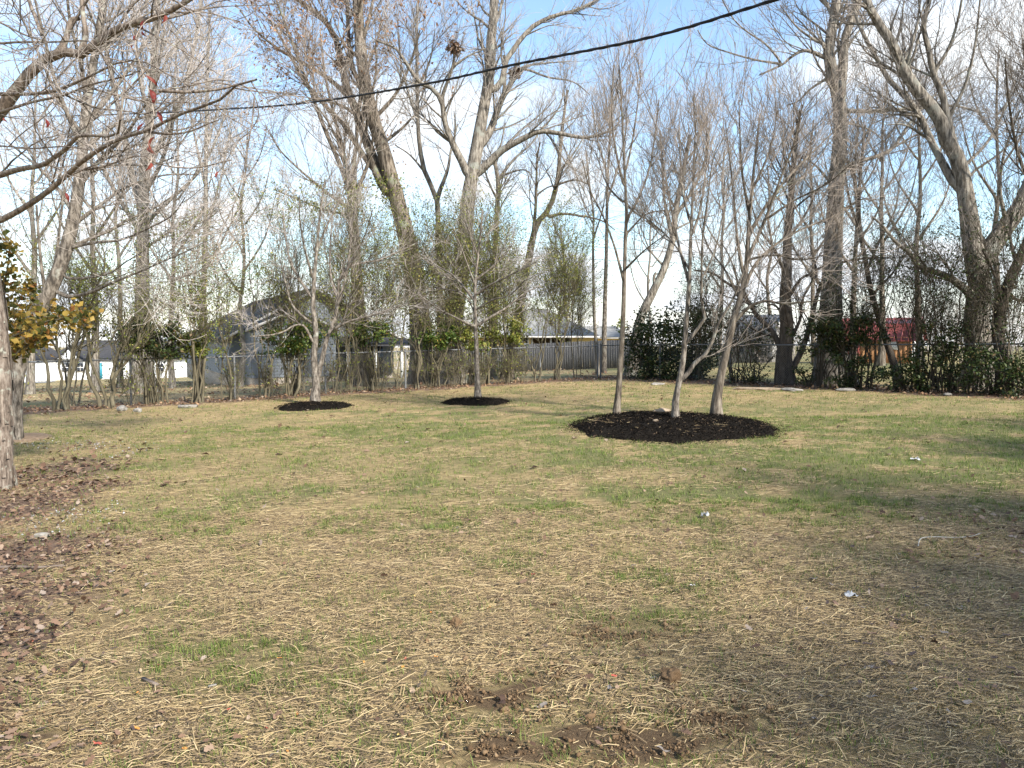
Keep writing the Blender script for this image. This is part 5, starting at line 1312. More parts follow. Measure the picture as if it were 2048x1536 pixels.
# ================================================================== SHRUBS
def shrub(name, label, pos, height, spread, nst, stem_r, stem_mat, leaf_mat, nleaf, leaf_size, ztop=None, zl=(0.0, 99), twn=(60, 500), lean=(0, 0), up=0.12, cat='shrub', clump=0.0, group=None):
    b = np.array([pos[0], pos[1], float(gz(pos[0], pos[1]))])
    t = thing(name, b, label, cat, group)
    n = 12; PP = []; RR = []
    for i in range(nst):
        az = random.uniform(0, 6.28); tl = spread * math.sqrt(random.random()) * random.uniform(.5, 1.1); h = height * random.uniform(.6, 1.05)
        st = b + np.array([math.cos(az) * .22 * spread ** .5 * random.random(), math.sin(az) * .22 * spread ** .5 * random.random(), -.05])
        en = b + np.array([math.cos(az) * tl + lean[0], math.sin(az) * tl + lean[1], h])
        k = np.linspace(0, 1, n)[:, None]
        p = st + (en - st) * np.concatenate([k ** 1.35, k ** 1.35, k], 1)
        wb = np.cumsum(rng.normal(size=(n, 3)) * .042 * height / 3, axis=0); wb[:, 2] *= .2; wb -= wb[0]
        p = p + wb; r = stem_r * random.uniform(.6, 1.2) * (1 - .78 * k[:, 0])
        PP.append(p); RR.append(r)
        v, q = tubes(p[None], r[None], 6, .06); mesh_np('stem', v, q, None, stem_mat, t, smooth=True)
    PP = np.stack(PP); RR = np.stack(RR)
    sz = height / 3.2
    b1, r1 = spawn(PP, RR, twn[0], .5 * sz, 1.4 * sz, (.3, .9), .5, 5, .15, up, .3, .005, .02)
    b2, r2 = spawn(b1, r1, twn[1], .25 * sz, .8 * sz, (.3, 1.0), .6, 3, .2, up, .1, .0032, .01)
    bag = Bag()
    v, q = tubes(b1, r1, 3); bag.add(v, q)
    v, q = ribbons(b2, r2); bag.add(v, q)
    bag.build('twigs', stem_mat, t, kind='stuff')
    if nleaf:
        i = rng.integers(0, len(b2), nleaf * 2); j = rng.integers(0, 4, nleaf * 2)
        p = b2[i, j] + rng.normal(size=(nleaf * 2, 3)) * .05
        hz = p[:, 2] - b[2]
        ok = (hz > zl[0]) & (hz < zl[1]); p = p[ok][:nleaf]
        if clump > 0 and len(p):
            w = fbm(p[:, 0] * 1.6 + p[:, 1], p[:, 2] * 1.6, 5, 2); p = p[w > -clump * .3 + rng.normal(0, .12, len(p)) - .1]
        v, tt, rn = leaves(p, leaf_size, .15); mesh_np('foliage', v, None, tt, leaf_mat, t, rn, kind='stuff')
    return t

def bush(name, label, c, rx, ry, rz, z0, leaf_mat, nleaf, size, stem_mat, nst=5, legs=True, cat='shrub', group=None):
    """dense evergreen clump: leaves gathered in many small tufts, on stems that show below"""
    b = np.array([c[0], c[1], float(gz(c[0], c[1]))])
    t = thing(name, b, label, cat, group)
    cc = b + np.array([0, 0, z0])
    nt_ = max(30, nleaf // 45)
    d = nrm(rng.normal(size=(nt_, 3))); rad = rng.uniform(.25, 1, nt_) ** .45
    tc_ = cc + d * rad[:, None] * np.array([rx, ry, rz]) * (1 + .25 * rng.normal(size=(nt_, 1)).clip(-1, 1))
    tc_[:, 2] = np.maximum(tc_[:, 2], b[2] + .05)
    st = b + np.column_stack([rng.normal(size=nt_) * rx * .12, rng.normal(size=nt_) * ry * .12, np.full(nt_, 0.0)])
    k = np.linspace(0, 1, 7)[None, :, None]
    mid = st[:, None] + (tc_ - st)[:, None] * k; mid[:, 1:-1] += rng.normal(size=(nt_, 5, 3)) * .05
    mid[:, :, :2] = st[:, None, :2] + (tc_ - st)[:, None, :2] * k ** 1.6
    sel = rng.choice(nt_, min(nst, nt_), replace=False)
    for s in sel:
        v, q = tubes(mid[s][None], np.linspace(.028, .008, 7)[None], 6, .06); mesh_np('stem', v, q, None, stem_mat, t, smooth=True)
    v, q = tubes(mid[::2], np.tile(np.linspace(.012, .004, 7), (len(mid[::2]), 1)), 3); mesh_np('twigs', v, q, None, stem_mat, t, kind='stuff')
    i = rng.integers(0, nt_, nleaf)
    p = tc_[i] + rng.normal(size=(nleaf, 3)) * np.array([rx, ry, rz]) * .13
    p[:, 2] = np.maximum(p[:, 2], b[2] + .03)
    v, tt, rn = leaves(p, size, .2, .55); mesh_np('foliage', v, None, tt, leaf_mat, t, rn, kind='stuff')
    return t

def on_left(u, off=0.0):
    """point on the left fence line seen at column u, off metres inside the yard"""
    k = (u - 1024) / FPX
    A0 = LF0 - LNRM * off
    s = (k * A0[1] - A0[0]) / (LDIR[0] - k * LDIR[1]); return A0 + LDIR * s
def on_right(u, off=0.0):
    k = (u - 1024) / FPX
    rn_ = np.array([RDIR[1], -RDIR[0]]); A0 = CORN + rn_ * off
    s = (k * A0[1] - A0[0]) / (RDIR[0] - k * RDIR[1]); return A0 + RDIR * s

# tall thin privets along the left fence
priv = [(118, .55, 4.6, 1.5, 7, .06, 900, 'thick multi stemmed privet nearest the old shaggy tree'), (215, .5, 4.4, 1.3, 6, .055, 900, 'multi stemmed privet beside the first pale rocks'), (150, -.9, 4.8, 1.2, 7, .035, 1300, 'leafy privet behind the fence in front of the garage'),
        (330, .25, 3.6, .9, 4, .035, 700, 'thin privet twisting round a fence post'), (388, .3, 4.4, .9, 6, .04, 900, 'upright privet by the concrete slab'), (455, .1, 4.4, .9, 5, .03, 900, 'sparse privet in front of the blue grey wall'), (520, .1, 4.4, 1.1, 7, .035, 1100, 'arching privet in front of the blue grey house corner'), (570, .2, 4.3, 1.0, 6, .04, 900, 'twisted privet under the dark roof slope'),
        (605, -.5, 4.5, 1.0, 6, .03, 1000, 'privet growing behind the fork trunked young tree'), (668, .1, 4.6, .8, 8, .026, 900, 'cane like privet clump right of the fork trunked tree'), (705, .1, 4.6, .8, 9, .026, 900, 'cane like privet clump under the upswept reddish tree'), (745, .1, 4.4, .8, 7, .026, 900, 'cane like privet clump in front of the patio'), (790, .1, 4.2, .9, 6, .026, 800, 'thin privet clump right of the patio'),
        (828, .2, 4.3, .9, 6, .03, 900, 'privet clump at the foot of the leaning oak'), (880, .1, 4.5, .9, 9, .026, 1200, 'privet clump between the oak and the massive forked tree'), (925, .0, 4.4, .9, 8, .026, 1200, 'privet clump behind the single straight young tree'), (975, .1, 4.6, 1.0, 9, .028, 1300, 'dense privet clump right of the single straight young tree'),
        (1020, .1, 4.7, 1.0, 8, .032, 1300, 'privet clump leaning against the mossy leaning tree'), (1075, .1, 4.4, 1.1, 6, .035, 1200, 'vase shaped privet in front of the plank fence'), (1118, .1, 4.6, 1.5, 8, .04, 1500, 'wide vase shaped privet before the yellow house porch'), (1155, -.3, 4.4, .9, 5, .03, 800, 'small privet near the fence corner')]
for u, off, h, sprd, nst, sr, nl, lab in priv:
    p = on_left(u, off)
    shrub('privet_shrub', lab, p, h * (1.2 if u > 440 else 1.0), sprd * 1.1, max(3, int(nst * .72)), sr * .9, M['stem_mossy'], M['leaf_privet'], int(nl * (5.0 if u > 800 else 4.4 if u > 640 else 2.2 if u > 440 else 3.0)), .064, zl=(.95, 9), twn=(130, 1300) if u > 640 else (80, 650), clump=.25)
# dry weedy growth along the fence foot
weed = [(690, .15), (760, .15), (860, .1), (905, .2), (960, .3), (1005, .3), (1045, .35), (640, .0), (545, .1), (470, .05), (260, .3)]
wl_ = ['below the upswept reddish tree', 'before the patio', 'at the foot of the leaning oak', 'left of the single straight young tree', 'behind the single straight young tree', 'right of the single straight young tree', 'under the mossy leaning tree', 'behind the fork trunked young tree', 'under the dark roof slope', 'before the blue grey wall', 'beside the pale rocks']
for (u, off), lab in zip(weed, wl_):
    shrub('weed_clump', 'low tangle of dry olive stems along the fence ' + lab, on_left(u, off), 1.05, .75, 14, .009, M['stem_mossy'], M['leaf_privet'], 130, .07, twn=(110, 500), cat='weeds', up=.2)

# dense leafy clumps on the left fence
def cl(u, v, off=0.0, side='l'):
    p = on_left(u, off) if side == 'l' else on_right(u, off)
    z = P(u, v, p[1])[2] - float(gz(*p)); return p, z
for (u, v, rx, ry, rz, n, mat, lab) in [(300, 678, .85, .7, .55, 3300, 'leaf_dark', 'dark green rounded bush growing over the fence before the white house'), (392, 690, .55, .5, .4, 1100, 'leaf_privet', 'small rusty green bush beside the dark rounded bush'), (582, 676, 1.0, .8, .5, 3000, 'leaf_green', 'bright green leafy bush before the gable wing'),
        (865, 672, .7, .6, .45, 1500, 'leaf_green', 'green leafy bush by the leaning oak'), (740, 665, .8, .6, .5, 1400, 'leaf_green', 'green leafy bush before the patio roof'), (945, 675, .9, .6, .4, 1700, 'leaf_privet', 'yellow green leafy bush before the yellow wall'), (1015, 660, .8, .6, .5, 1300, 'leaf_privet', 'leafy bush between young tree and plank fence')]:
    p, z = cl(u, v)
    bush('leafy_bush', lab, p, rx, ry, rz, z, M[mat], n, .1, M['stem_mossy'], 5)
# evergreen at the corner, right of the plank fence
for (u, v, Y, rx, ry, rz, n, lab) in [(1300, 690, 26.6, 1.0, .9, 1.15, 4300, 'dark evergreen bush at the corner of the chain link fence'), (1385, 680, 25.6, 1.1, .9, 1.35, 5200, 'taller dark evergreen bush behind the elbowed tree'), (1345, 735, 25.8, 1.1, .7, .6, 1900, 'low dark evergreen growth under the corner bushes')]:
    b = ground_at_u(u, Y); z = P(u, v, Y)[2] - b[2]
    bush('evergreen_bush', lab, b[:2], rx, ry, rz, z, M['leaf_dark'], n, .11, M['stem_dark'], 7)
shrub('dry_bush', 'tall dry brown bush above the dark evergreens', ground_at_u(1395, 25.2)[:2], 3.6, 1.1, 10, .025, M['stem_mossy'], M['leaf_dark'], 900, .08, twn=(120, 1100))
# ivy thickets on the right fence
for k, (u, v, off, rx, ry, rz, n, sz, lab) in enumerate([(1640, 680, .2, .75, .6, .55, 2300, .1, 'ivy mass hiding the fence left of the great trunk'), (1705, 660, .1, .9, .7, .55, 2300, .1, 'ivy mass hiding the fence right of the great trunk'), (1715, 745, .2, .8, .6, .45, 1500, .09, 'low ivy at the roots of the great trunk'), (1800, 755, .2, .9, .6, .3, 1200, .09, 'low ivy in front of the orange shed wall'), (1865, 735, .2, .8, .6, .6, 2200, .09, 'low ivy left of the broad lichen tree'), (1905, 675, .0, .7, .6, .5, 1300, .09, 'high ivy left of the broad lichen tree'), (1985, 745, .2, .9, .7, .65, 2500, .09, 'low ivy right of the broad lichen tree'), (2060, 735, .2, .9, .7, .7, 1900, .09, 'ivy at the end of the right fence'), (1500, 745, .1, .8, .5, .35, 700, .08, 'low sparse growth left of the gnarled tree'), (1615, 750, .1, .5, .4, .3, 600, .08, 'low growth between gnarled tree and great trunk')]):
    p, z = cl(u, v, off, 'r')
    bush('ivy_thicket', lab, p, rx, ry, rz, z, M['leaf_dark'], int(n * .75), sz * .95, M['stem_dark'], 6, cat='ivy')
for u, off, h, lab in [(1470, .0, 3.0, 'left of the gnarled tree'), (1510, -.4, 2.4, 'just behind the gnarled tree'), (1735, .0, 4.2, 'before the red shed door'), (1830, .0, 4.4, 'before the white shed end'), (1885, .1, 4.0, 'left of the broad lichen tree'), (1940, .0, 3.6, 'against the broad lichen tree'), (2030, .1, 4.2, 'by the dark vine wrapped trunk'), (1690, -.2, 3.0, 'behind the great trunk')]:
    shrub('thicket_shrub', 'dark tangled thicket shrub on the right fence ' + lab, on_right(u, off), h, 1.1, 9, .02, M['stem_dark'], M['leaf_dark'], 1000, .075, zl=(.2, 9), twn=(110, 900))
# brush behind the right fence
for u, Y, h, lab in [(1455, 36, 1.5, 'before the grey roofed shed'), (1580, 37, 2.2, 'behind the gnarled tree'), (1640, 42, 2.8, 'left of the barn shed'), (1930, 33, 3.0, 'right of the barn shed'), (2000, 31, 3.2, 'far right behind the fence'), (1530, 41, 1.8, 'right of the grey roofed shed'), (1870, 44, 3.8, 'behind the white shed end'), (1400, 40, 2.6, 'behind the evergreen corner')]:
    shrub('brush_clump', 'grey brown brush clump ' + lab, ground_at_u(u, Y)[:2], h, 1.7, 16, .02, M['twig_dark'], M['leaf_dark'], 350, .1, twn=(150, 1000))

# golden shrub at the left edge
def gold():
    b = ground_at_u(-15, 9.6)
    t = thing('golden_shrub', b, 'golden yellow leaved shrub spreading beside the old shaggy tree', 'shrub')
    arms = [[(-30, 860), (-10, 760), (20, 690), (70, 650), (120, 635), (185, 628)], [(-25, 860), (-10, 740), (30, 660), (60, 620), (70, 590)], [(-35, 860), (-20, 700), (0, 600), (15, 540), (20, 490)], [(-20, 860), (0, 770), (40, 700), (90, 680), (110, 665)], [(-30, 860), (-20, 720), (10, 640), (40, 600), (50, 570)], [(-40, 860), (-40, 700), (-30, 600), (-10, 560)], [(-20, 860), (10, 740), (30, 700), (60, 690)], [(-25, 860), (0, 700), (60, 660), (100, 640), (150, 640)]]
    PP, RR = [], []
    for k, a in enumerate(arms):
        pp, rr = limb3d(a, 11, 2.5, 9.6, random.uniform(-.8, .8), 14); pp[0] = b + np.array([random.uniform(-.08, .08), random.uniform(-.08, .08), -.05])
        PP.append(pp); RR.append(rr)
        v, q = tubes(pp[None], rr[None], 6, .05); mesh_np('stem', v, q, None, M['stem_mossy'], t, smooth=True)
    PP = np.stack(PP); RR = np.stack(RR)
    b1, r1 = spawn(PP, RR, 150, .15, .5, (.4, 1.2), .5, 5, .15, .05, .5, .003, .01)
    v, q = tubes(b1, r1, 3); mesh_np('twigs', v, q, None, M['stem_mossy'], t, kind='stuff')
    n = 1500; i = rng.integers(0, len(b1), n); j = rng.integers(1, 6, n); p = b1[i, j] + rng.normal(size=(n, 3)) * .03
    p = np.concatenate([p, PP[rng.integers(0, len(PP), 260), rng.integers(9, 14, 260)] + rng.normal(size=(260, 3)) * .05])
    v, tt, rn = leaves(p, .075, .1, .75); mesh_np('foliage', v, None, tt, M['leaf_gold'], t, rn, kind='stuff')
    # the leaves that stand out singly
    th = np.linspace(0, 2 * math.pi, 9)[:-1]
    for c in range(4):
        V = np.column_stack([np.cos(th) * .5 * (1 - .18 * np.cos(th)), np.sin(th) * .42, .06 * np.cos(2 * th)]); V = np.vstack([V, [[0, 0, -.03]]])
        me_o = mesh_np('leaf', V, None, [[q_, (q_ + 1) % 8, 8] for q_ in range(8)], M['leaf_gold'], None, np.full(9, .5 + .13 * c)); me = me_o.data
        for m in range(36):
            o = me_o if m == 0 else bpy.data.objects.new('leaf', me)
            if m: COL.objects.link(o)
            o.parent = t
            k = rng.integers(0, len(b1)); pos = b1[k, rng.integers(2, 6)] + rng.normal(size=3) * .04
            o.location = Vector(pos) - t.location; o.rotation_euler = (random.uniform(.3, 2.6), random.uniform(-.6, .6), random.uniform(0, 6.28)); s = random.uniform(.055, .085); o.scale = (s, s, s)
gold()

# far belt of trees beyond the houses
def far_woods():
    bag = Bag(); n = 420
    a = rng.uniform(-1.0, 1.0, n); Y = rng.uniform(135, 210, n); x = a * Y; z = gz(x, Y)
    H = rng.uniform(5, 9.5, n)
    k = np.linspace(0, 1, 6)[None, :, None]
    base = np.stack([x, Y, z], 1)
    top = base + np.stack([rng.normal(size=n) * .8, rng.normal(size=n) * .8, H], 1)
    st = base[:, None] + (top - base)[:, None] * k; st[:, 1:-1] += rng.normal(size=(n, 4, 3)) * .2
    rr = np.tile(np.linspace(.16, .03, 6), (n, 1))
    v, q = tubes(st, rr, 4); bag.add(v, q)
    b1, r1 = spawn(st, rr, 2000, 1.2, 3.6, (.4, 1.0), .6, 3, .12, .15, .2, .025, .06); v, q = tubes(b1, r1, 3); bag.add(v, q)
    b2, r2 = spawn(b1, r1, 9000, .6, 1.8, (.3, 1.0), .6, 2, .12, .15, .1, .02, .03); v, q = ribbons(b2, r2); bag.add(v, q)
    o = bag.build('distant_woods', M['twig_grey'], kind='stuff'); o['label'] = 'hazy belt of bare trees far beyond the houses'; o['category'] = 'woods'
far_woods()
for u, Y, h, lab in [(1236, 80, 4.6, 'small green conifer right of the yellow house'), (1225, 92, 4.0, 'paler green conifer behind the end of the plank fence')]:
    b = ground_at_u(u, Y)
    bush('conifer', lab, b[:2], 1.3, 1.3, h * .42, h * .52, M['leaf_privet'], 1600, .3, M['stem_mossy'], 3, cat='tree')

# trees standing out of view to the right, which shade the near lawn
def shade_tree(x, y, h, r, label, nleaf):
    b = np.array([x, y, float(gz(x, y))])
    t = thing('yard_tree', b, label, 'tree')
    pts = resample(np.array([[x, y, b[2] - .1], [x + .1, y, b[2] + h * .25], [x, y + .1, b[2] + h * .5], [x + .2, y, b[2] + h * .9]]), 18); rad = np.linspace(.24, .05, 18)
    v, q = tubes(pts[None], rad[None], 10, .05); mesh_np('trunk', v, q, None, M['bark_brown'], t, smooth=True)
    b0, r0 = spawn(pts[None, 4:], rad[None, 4:], 22, r * .6, r * 1.15, (.6, 1.2), .5, 10, .08, .14, .05, .03, .09)
    v, q = tubes(b0, r0, 6); mesh_np('branches', v, q, None, M['bark_brown'], t, smooth=True, kind='stuff')
    b1, r1 = spawn(b0, r0, 260, .6, 1.9, (.3, .9), .5, 6, .12, .1, .1, .008, .03); b2, r2 = spawn(b1, r1, 2600, .3, 1.1, (.3, 1), .55, 4, .15, .08, .1, .004, .012)
    bag = Bag()
    v, q = tubes(b1, r1, 3); bag.add(v, q); v, q = ribbons(b2, r2); bag.add(v, q)
    bag.build('twigs', M['twig_grey'], t, kind='stuff')
    if nleaf:
        i = rng.integers(0, len(b2), nleaf); j = rng.integers(0, 5, nleaf)
        v, tt, rn = leaves(b2[i, j] + rng.normal(size=(nleaf, 3)) * .06, .15); mesh_np('foliage', v, None, tt, M['leaf_green'], t, rn, kind='stuff')
for x, y, h, r, nl, lab in [(7.3, -3.6, 5.2, 2.2, 2300, 'spreading evergreen tree at the side of the yard, foremost'), (8.5, -1.5, 5.2, 2.3, 2400, 'spreading evergreen tree at the side of the yard, second one'), (10.2, 0.1, 5.6, 2.5, 3000, 'spreading evergreen tree at the side of the yard, third one'), (12.7, 2.4, 5.6, 2.5, 3000, 'spreading evergreen tree at the side of the yard, fourth one'), (15.4, 4.8, 5.8, 2.6, 3000, 'spreading evergreen tree at the side of the yard, hindmost'), (10.2, -2.8, 6.0, 2.6, 2400, 'spreading evergreen tree behind the second one')]:
    shade_tree(x, y, h, r, lab, nl)

# ================================================================== SQUIRREL NESTS
for (u, v, Y, r, lab) in [(1041, 136, 27.0, .26, 'leafy squirrel nest in the fork tip crossed by the service cable'), (906, 107, 27.0, .24, 'leafy squirrel nest on the upright twig of the massive tree'), (686, 133, 28.0, .32, 'leafy squirrel nest in the leaning oak')]:
    c = P(u, v, Y); AL = np.concatenate([L_ for L_ in LIMBS if abs(L_[0, 1] - Y) < 3])
    sc = np.hypot(AL[:, 0] / AL[:, 1] - c[0] / c[1], (AL[:, 2] - c[2]) / Y); c = AL[int(np.argmin(sc))] + np.array([0, 0, r * .5])
    n = 260; p = c + nrm(rng.normal(size=(n, 3))) * (rng.uniform(0, 1, n) ** .5 * r)[:, None] * np.array([1, 1, .8])
    vv, tt, rn = leaves(p, .13, 0, .6)
    t = thing('squirrel_nest', c - np.array([0, 0, r * .8]), lab, 'nest')
    mesh_np('nest_leaves', vv, None, tt, M['litter'], t, rn, kind='stuff')
    k = 40; a = c + nrm(rng.normal(size=(k, 3))) * r * .7; b = c + nrm(rng.normal(size=(k, 3))) * r * 1.2
    vv, q = tubes(np.stack([a, (a + b) / 2 + .03, b], 1), np.full((k, 3), .006), 3); mesh_np('nest_twigs', vv, q, None, M['twig_dark'], t, kind='stuff')

# ================================================================== SMALL THINGS ON THE GROUND
def rock(name, u, v, sx, sy, sz, mat, label, cat='stone', group=None, sub=2, jag=.25, pos=None, rnd=None, sink=.35):
    import bmesh
    p = G(u, v) if pos is None else pos
    bm = bmesh.new(); bmesh.ops.create_icosphere(bm, subdivisions=sub, radius=1)
    ph = random.uniform(0, 50)
    for w in bm.verts:
        k = 1 + jag * math.sin(w.co.x * 3.1 + ph) * math.cos(w.co.y * 2.7 + ph * 1.3) + random.uniform(-jag, jag) * .45
        w.co = Vector((w.co.x * sx * k, w.co.y * sy * k, w.co.z * sz * k))
    me = bpy.data.meshes.new(name); bm.to_mesh(me); bm.free()
    if rnd is not None:
        a = me.attributes.new('rnd', 'FLOAT', 'POINT'); a.data.foreach_set('value', np.clip(rng.normal(rnd, .15, len(me.vertices)), 0, 1).astype(np.float32))
    me.materials.append(mat)
    o = bpy.data.objects.new(name, me); COL.objects.link(o); o.location = (p[0], p[1], p[2] + sz * (1 - sink)); o.rotation_euler = (0, 0, random.uniform(0, 6.28))
    return tag(o, label, cat, group)

big_gz = float(gz(*big_c)) + .13
def bedpos(u, v):
    p = G(u, v); p[2] += .13; return p
rock('flat_stone', 1322, 838, .21, .13, .045, M['stone_tan'], 'flat tan stone lying in the oval mulch bed', pos=bedpos(1324, 843) + np.array([0, 0, .03]), sink=.2)
rock('flat_stone', 1310, 858, .055, .04, .03, M['stone_tan'], 'small tan pebble in the oval mulch bed', pos=bedpos(1311, 860))
rock('rock', 243, 822, .13, .1, .08, M['stone'], 'larger pale rock among the leaves below the left fence')
rock('rock', 276, 824, .12, .09, .06, M['stone'], 'lower pale rock next to the larger pale rock')
rock('rock', 365, 801, .1, .08, .07, M['stone_tan'], 'tan rock just behind the concrete slab')
rock('rock', 85, 1075, .055, .035, .025, M['stone'], 'chunk of pale stone on gravel at the leafy left edge', sink=.2)
rock('rock', 1315, 770, .25, .16, .045, M['stone'], 'flat pale stone under the evergreen corner bush')
rock('rock', 1690, 783, .22, .14, .06, M['stone'], 'pale stone by the roots of the great trunk')
rock('rock', 1585, 782, .3, .2, .05, M['stone'], 'broad flat pale stone at the foot of the gnarled tree')
rock('rock', 1520, 780, .6, .1, .05, M['stone_tan'], 'long low tan stone edge left of the gnarled tree')
rock('rock', 1895, 792, .1, .08, .05, M['stone'], 'pale stone under ivy by the broad lichen tree')
o = rock('dirt_mound', 30, 880, .7, .5, .09, M['tan_soil'], 'low mound of tan soil between the two left trunks', 'mound', sink=1.0, jag=.05, sub=4); o.data.polygons.foreach_set('use_smooth', [True] * len(o.data.polygons))
sl_ = G(376, 815); o = Bag().box(sl_ + np.array([0, 0, .03]), (.42, .2, .07), .12).build('concrete_slab', M['stone']); tag(o, 'small pale concrete slab lying at the lawn edge', 'slab')
# clods
clods = [(1340, 1364, .042, 'largest dark clod of soil alone on the straw'), (912, 1254, .034, 'jagged tan clod of soil with straw stuck to it')]
for u, v, s, lab in clods: rock('soil_clod', u, v, s * 1.1, s, s * .85, M['clod'], lab, 'clod', sub=3, jag=.32, rnd=.35, sink=.25)
cs = [(1000, 1310), (1133, 1333), (1148, 1272), (855, 1285), (930, 1322), (790, 1310), (890, 1300), (1190, 1330), (1260, 1345), (1340, 1380), (985, 1350), (1040, 1345), (1075, 1385), (960, 1385), (1010, 1425), (905, 1405), (1160, 1360), (1310, 1450), (1390, 1408), (1490, 1370), (1020, 1290), (1330, 1252), (1400, 1255), (1050, 1245), (1210, 1265), (1260, 1290), (1230, 1480), (1180, 1440), (1450, 1480), (985, 1500), (890, 1425), (1110, 1500), (240, 1520), (40, 1405), (110, 1490), (1500, 1500), (1545, 1445)]
for u, v in cs:
    s = random.uniform(.010, .021); rock('soil_clod', u, v, s * random.uniform(.9, 1.4), s, s * .8, M['clod'], 'small brown clod of turned soil on the straw', 'clod', 'small soil clods', sub=2, jag=.34, rnd=random.uniform(.3, .7), sink=.2)

# lobed fallen leaves
def lobed_leaf(kind):
    n = 24; th = np.linspace(0, 2 * math.pi, n, endpoint=False)
    if kind == 0: r = .55 + .06 * np.cos(5 * th + .4) + .035 * np.cos(9 * th); x = np.cos(th) * r * 1.6; y = np.sin(th) * r * .72
    elif kind == 1: x = np.cos(th) * .75; y = np.sin(th) * .36 * (1 + .12 * np.cos(th))
    else: r = .5 + .09 * np.cos(7 * th); x = np.cos(th) * r * 1.5; y = np.sin(th) * r * .62
    z = .9 * y ** 2 + .14 * np.sin(x * 4) * (1 if kind else -1) + .18 * x ** 2
    V = np.column_stack([x, y, z]); V = np.vstack([V, [[0, 0, 0]], [[-1.05, .02, .1], [-.6, .02, .02], [-.6, -.02, .02]]])
    T = [[i, (i + 1) % n, n] for i in range(n)] + [[n + 1, n + 3, n + 2]]
    return V, T
LM = {}
def leaf_mat_plain(name, c): M[name] = noise_mat(name, [(.3, [k * .7 for k in c]), (.7, [k * 1.15 for k in c])], (2.5, 2.5, 2.5), 5, .7)
leaf_mat_plain('dl_brown', (.20, .125, .085)); leaf_mat_plain('dl_dark', (.085, .06, .05)); leaf_mat_plain('dl_pale', (.215, .185, .16)); leaf_mat_plain('dl_orange', (.60, .25, .06)); leaf_mat_plain('dl_red', (.38, .09, .06)); leaf_mat_plain('dl_yellow', (.50, .36, .12)); leaf_mat_plain('dl_tan', (.36, .26, .17))
def fallen_leaf(u, v, size, kind, mat, label, group=None, lift=.02):
    key = (kind, mat)
    if key not in LM:
        V, T = lobed_leaf(kind); o = mesh_np('fallen_leaf', V, None, T, M[mat]); LM[key] = o.data
    else:
        o = bpy.data.objects.new('fallen_leaf', LM[key]); COL.objects.link(o)
    p = G(u, v); o.location = (p[0], p[1], p[2] + lift); o.scale = (size * .38,) * 3; o.rotation_euler = (random.uniform(-.35, .35), random.uniform(-.35, .35), random.uniform(0, 6.28))
    return tag(o, label, 'leaf', group)
fallen_leaf(978, 1222, .045, 1, 'dl_orange', 'bright orange leaf lying flat on the straw')
fallen_leaf(1066, 1154, .05, 2, 'dl_red', 'curled red brown leaf on thin grass')
fallen_leaf(370, 1507, .055, 1, 'dl_orange', 'orange red leaf beside a dark curled leaf')
fallen_leaf(195, 1497, .055, 0, 'dl_red', 'dull red leaf in the leafy near corner')
fallen_leaf(1228, 1360, .045, 0, 'dl_red', 'small rusty lobed leaf near the largest soil clod')
fallen_leaf(872, 1321, .04, 1, 'dl_orange', 'small faded orange leaf next to the soil patch')
fallen_leaf(777, 1280, .045, 1, 'dl_yellow', 'ochre leaf on straw')
fallen_leaf(1740, 1080, .10, 0, 'dl_tan', 'large flat tan leaf beside the white root')
fallen_leaf(800, 1478, .05, 1, 'dl_yellow', 'pale yellow leaf by green grass')
fallen_leaf(1920, 1225, .06, 0, 'dl_pale', 'pale grey lobed leaf on the dark leaf patch')
fallen_leaf(60, 1290, .06, 0, 'dl_red', 'dark red leaf among brown leaves')
fallen_leaf(1085, 1420, .075, 0, 'dl_pale', 'pale grey lobed leaf on turned soil')
fallen_leaf(1325, 1510, .08, 0, 'dl_pale', 'crumpled pale leaf on the soil heap')
fallen_leaf(825, 1390, .075, 0, 'dl_tan', 'tan lobed leaf at the edge of the turned soil')
CW = {'dl_brown': 'mid brown', 'dl_dark': 'blackish brown', 'dl_tan': 'light tan', 'dl_pale': 'pale grey', 'dl_orange': 'orange', 'dl_yellow': 'yellow', 'dl_red': 'red'}
KW = {0: 'broad wavy', 2: 'narrow wavy'}
def many(n, box, mats, sizes, where):
    for _ in range(n):
        u = random.uniform(box[0], box[2]); v = random.uniform(box[1], box[3]); k = random.choice((0, 0, 2)); m = random.choice(mats)
        lab = '%s %s fallen leaf %s' % (KW[k], CW[m], where)
        fallen_leaf(u, v, random.uniform(*sizes), k, m, lab, lab, random.uniform(.012, .03))
many(75, (5, 1110, 330, 1530), ('dl_brown', 'dl_dark', 'dl_brown', 'dl_tan'), (.035, .06), 'in the leaf drift below the old shaggy tree')
many(60, (1650, 1080, 2040, 1420), ('dl_brown', 'dl_dark', 'dl_dark'), (.05, .09), 'in the shaded leaf patch round the bent stick')
many(26, (1600, 1060, 2040, 1480), ('dl_pale',), (.045, .08), 'in the shaded leaf patch round the bent stick')
many(40, (350, 1000, 1600, 1520), ('dl_brown', 'dl_tan', 'dl_dark', 'dl_pale'), (.035, .06), 'lying singly on the open straw')
many(20, (200, 1180, 900, 1520), ('dl_orange', 'dl_yellow', 'dl_red'), (.025, .04), 'lying singly on the open straw')

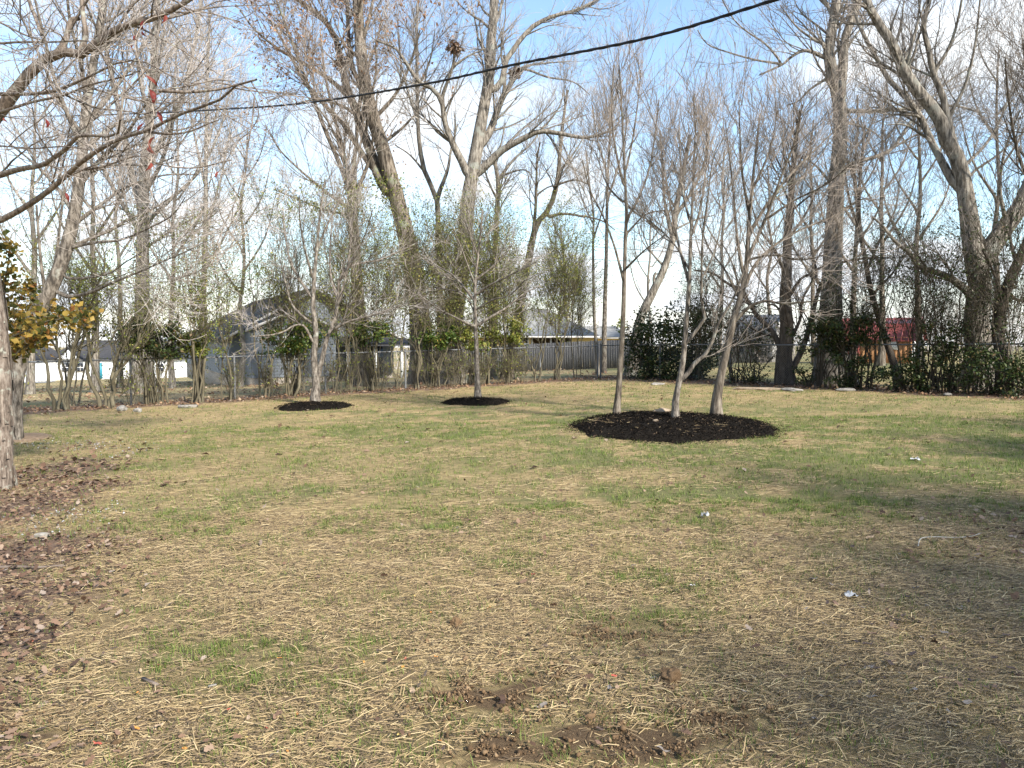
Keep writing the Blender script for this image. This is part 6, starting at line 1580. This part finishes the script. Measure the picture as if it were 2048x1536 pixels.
def crumple(name, u, v, sx, sy, h, label, cat):
    p = G(u, v); n = 8; gx, gy = np.meshgrid(np.linspace(-1, 1, n), np.linspace(-1, 1, n))
    z = np.abs(rng.normal(size=(n, n))) * h * .6 + h * .3
    sx *= .75; sy *= .75; V = np.stack([gx * sx * (1 + .2 * rng.normal(size=(n, n))), gy * sy * (1 + .2 * rng.normal(size=(n, n))), z], -1).reshape(-1, 3) + p + np.array([0, 0, .012])
    i = np.arange(n * n).reshape(n, n); Qd = np.stack([i[:-1, :-1], i[:-1, 1:], i[1:, 1:], i[1:, :-1]], -1).reshape(-1, 4)
    o = mesh_np(name, V, Qd, None, M['paper'], origin=p); tag(o, label, cat)
crumple('paper_scrap', 1410, 1037, .042, .03, .03, 'bright white crumpled paper scrap on the shadow line', 'litter')
crumple('paper_scrap', 1700, 1197, .045, .028, .02, 'larger white paper scrap on shaded straw', 'litter')
crumple('paper_scrap', 1830, 922, .07, .05, .02, 'white paper scrap on green grass', 'litter')
crumple('paper_scrap', 1385, 1176, .018, .008, .008, 'tiny white scrap on open shaded straw', 'litter')

def stick(name, pxs, r, mat, label, lift=.012, cat='stick'):
    pts = np.array([G(u, v) for u, v in pxs]); pts[:, 2] += lift
    c = resample(pts, 24); v, q = tubes(c[None], np.linspace(r, r * .6, 24)[None], 6, .06)
    o = mesh_np(name, v, q, None, mat, origin=pts[0], smooth=True); return tag(o, label, cat)
M['root_white'] = plain_mat('root_white', (.36, .35, .32), .8, .1, 10)
stick('bent_stick', [(1836, 1098), (1842, 1082), (1870, 1079), (1905, 1080), (1940, 1078), (1962, 1071)], .0045, M['root_white'], 'bent white stick lying on the shaded straw', .02)
stick('fallen_branch', [(-40, 1142), (30, 1139), (80, 1140), (128, 1136)], .012, M['stick'], 'dark fallen branch on brown leaves at the left edge', .02)
o = Bag().box(G(300, 1370) + np.array([0, 0, .018]), (.13, .016, .006), -.6).build('wood_offcut', M['stick']); tag(o, 'flat grey splinter of wood on the straw', 'wood')
o = Bag().box(G(425, 1378) + np.array([0, 0, .018]), (.035, .012, .006), .5).build('wood_offcut', M['stone']); tag(o, 'short pale chip of wood near red leaf bits', 'wood')
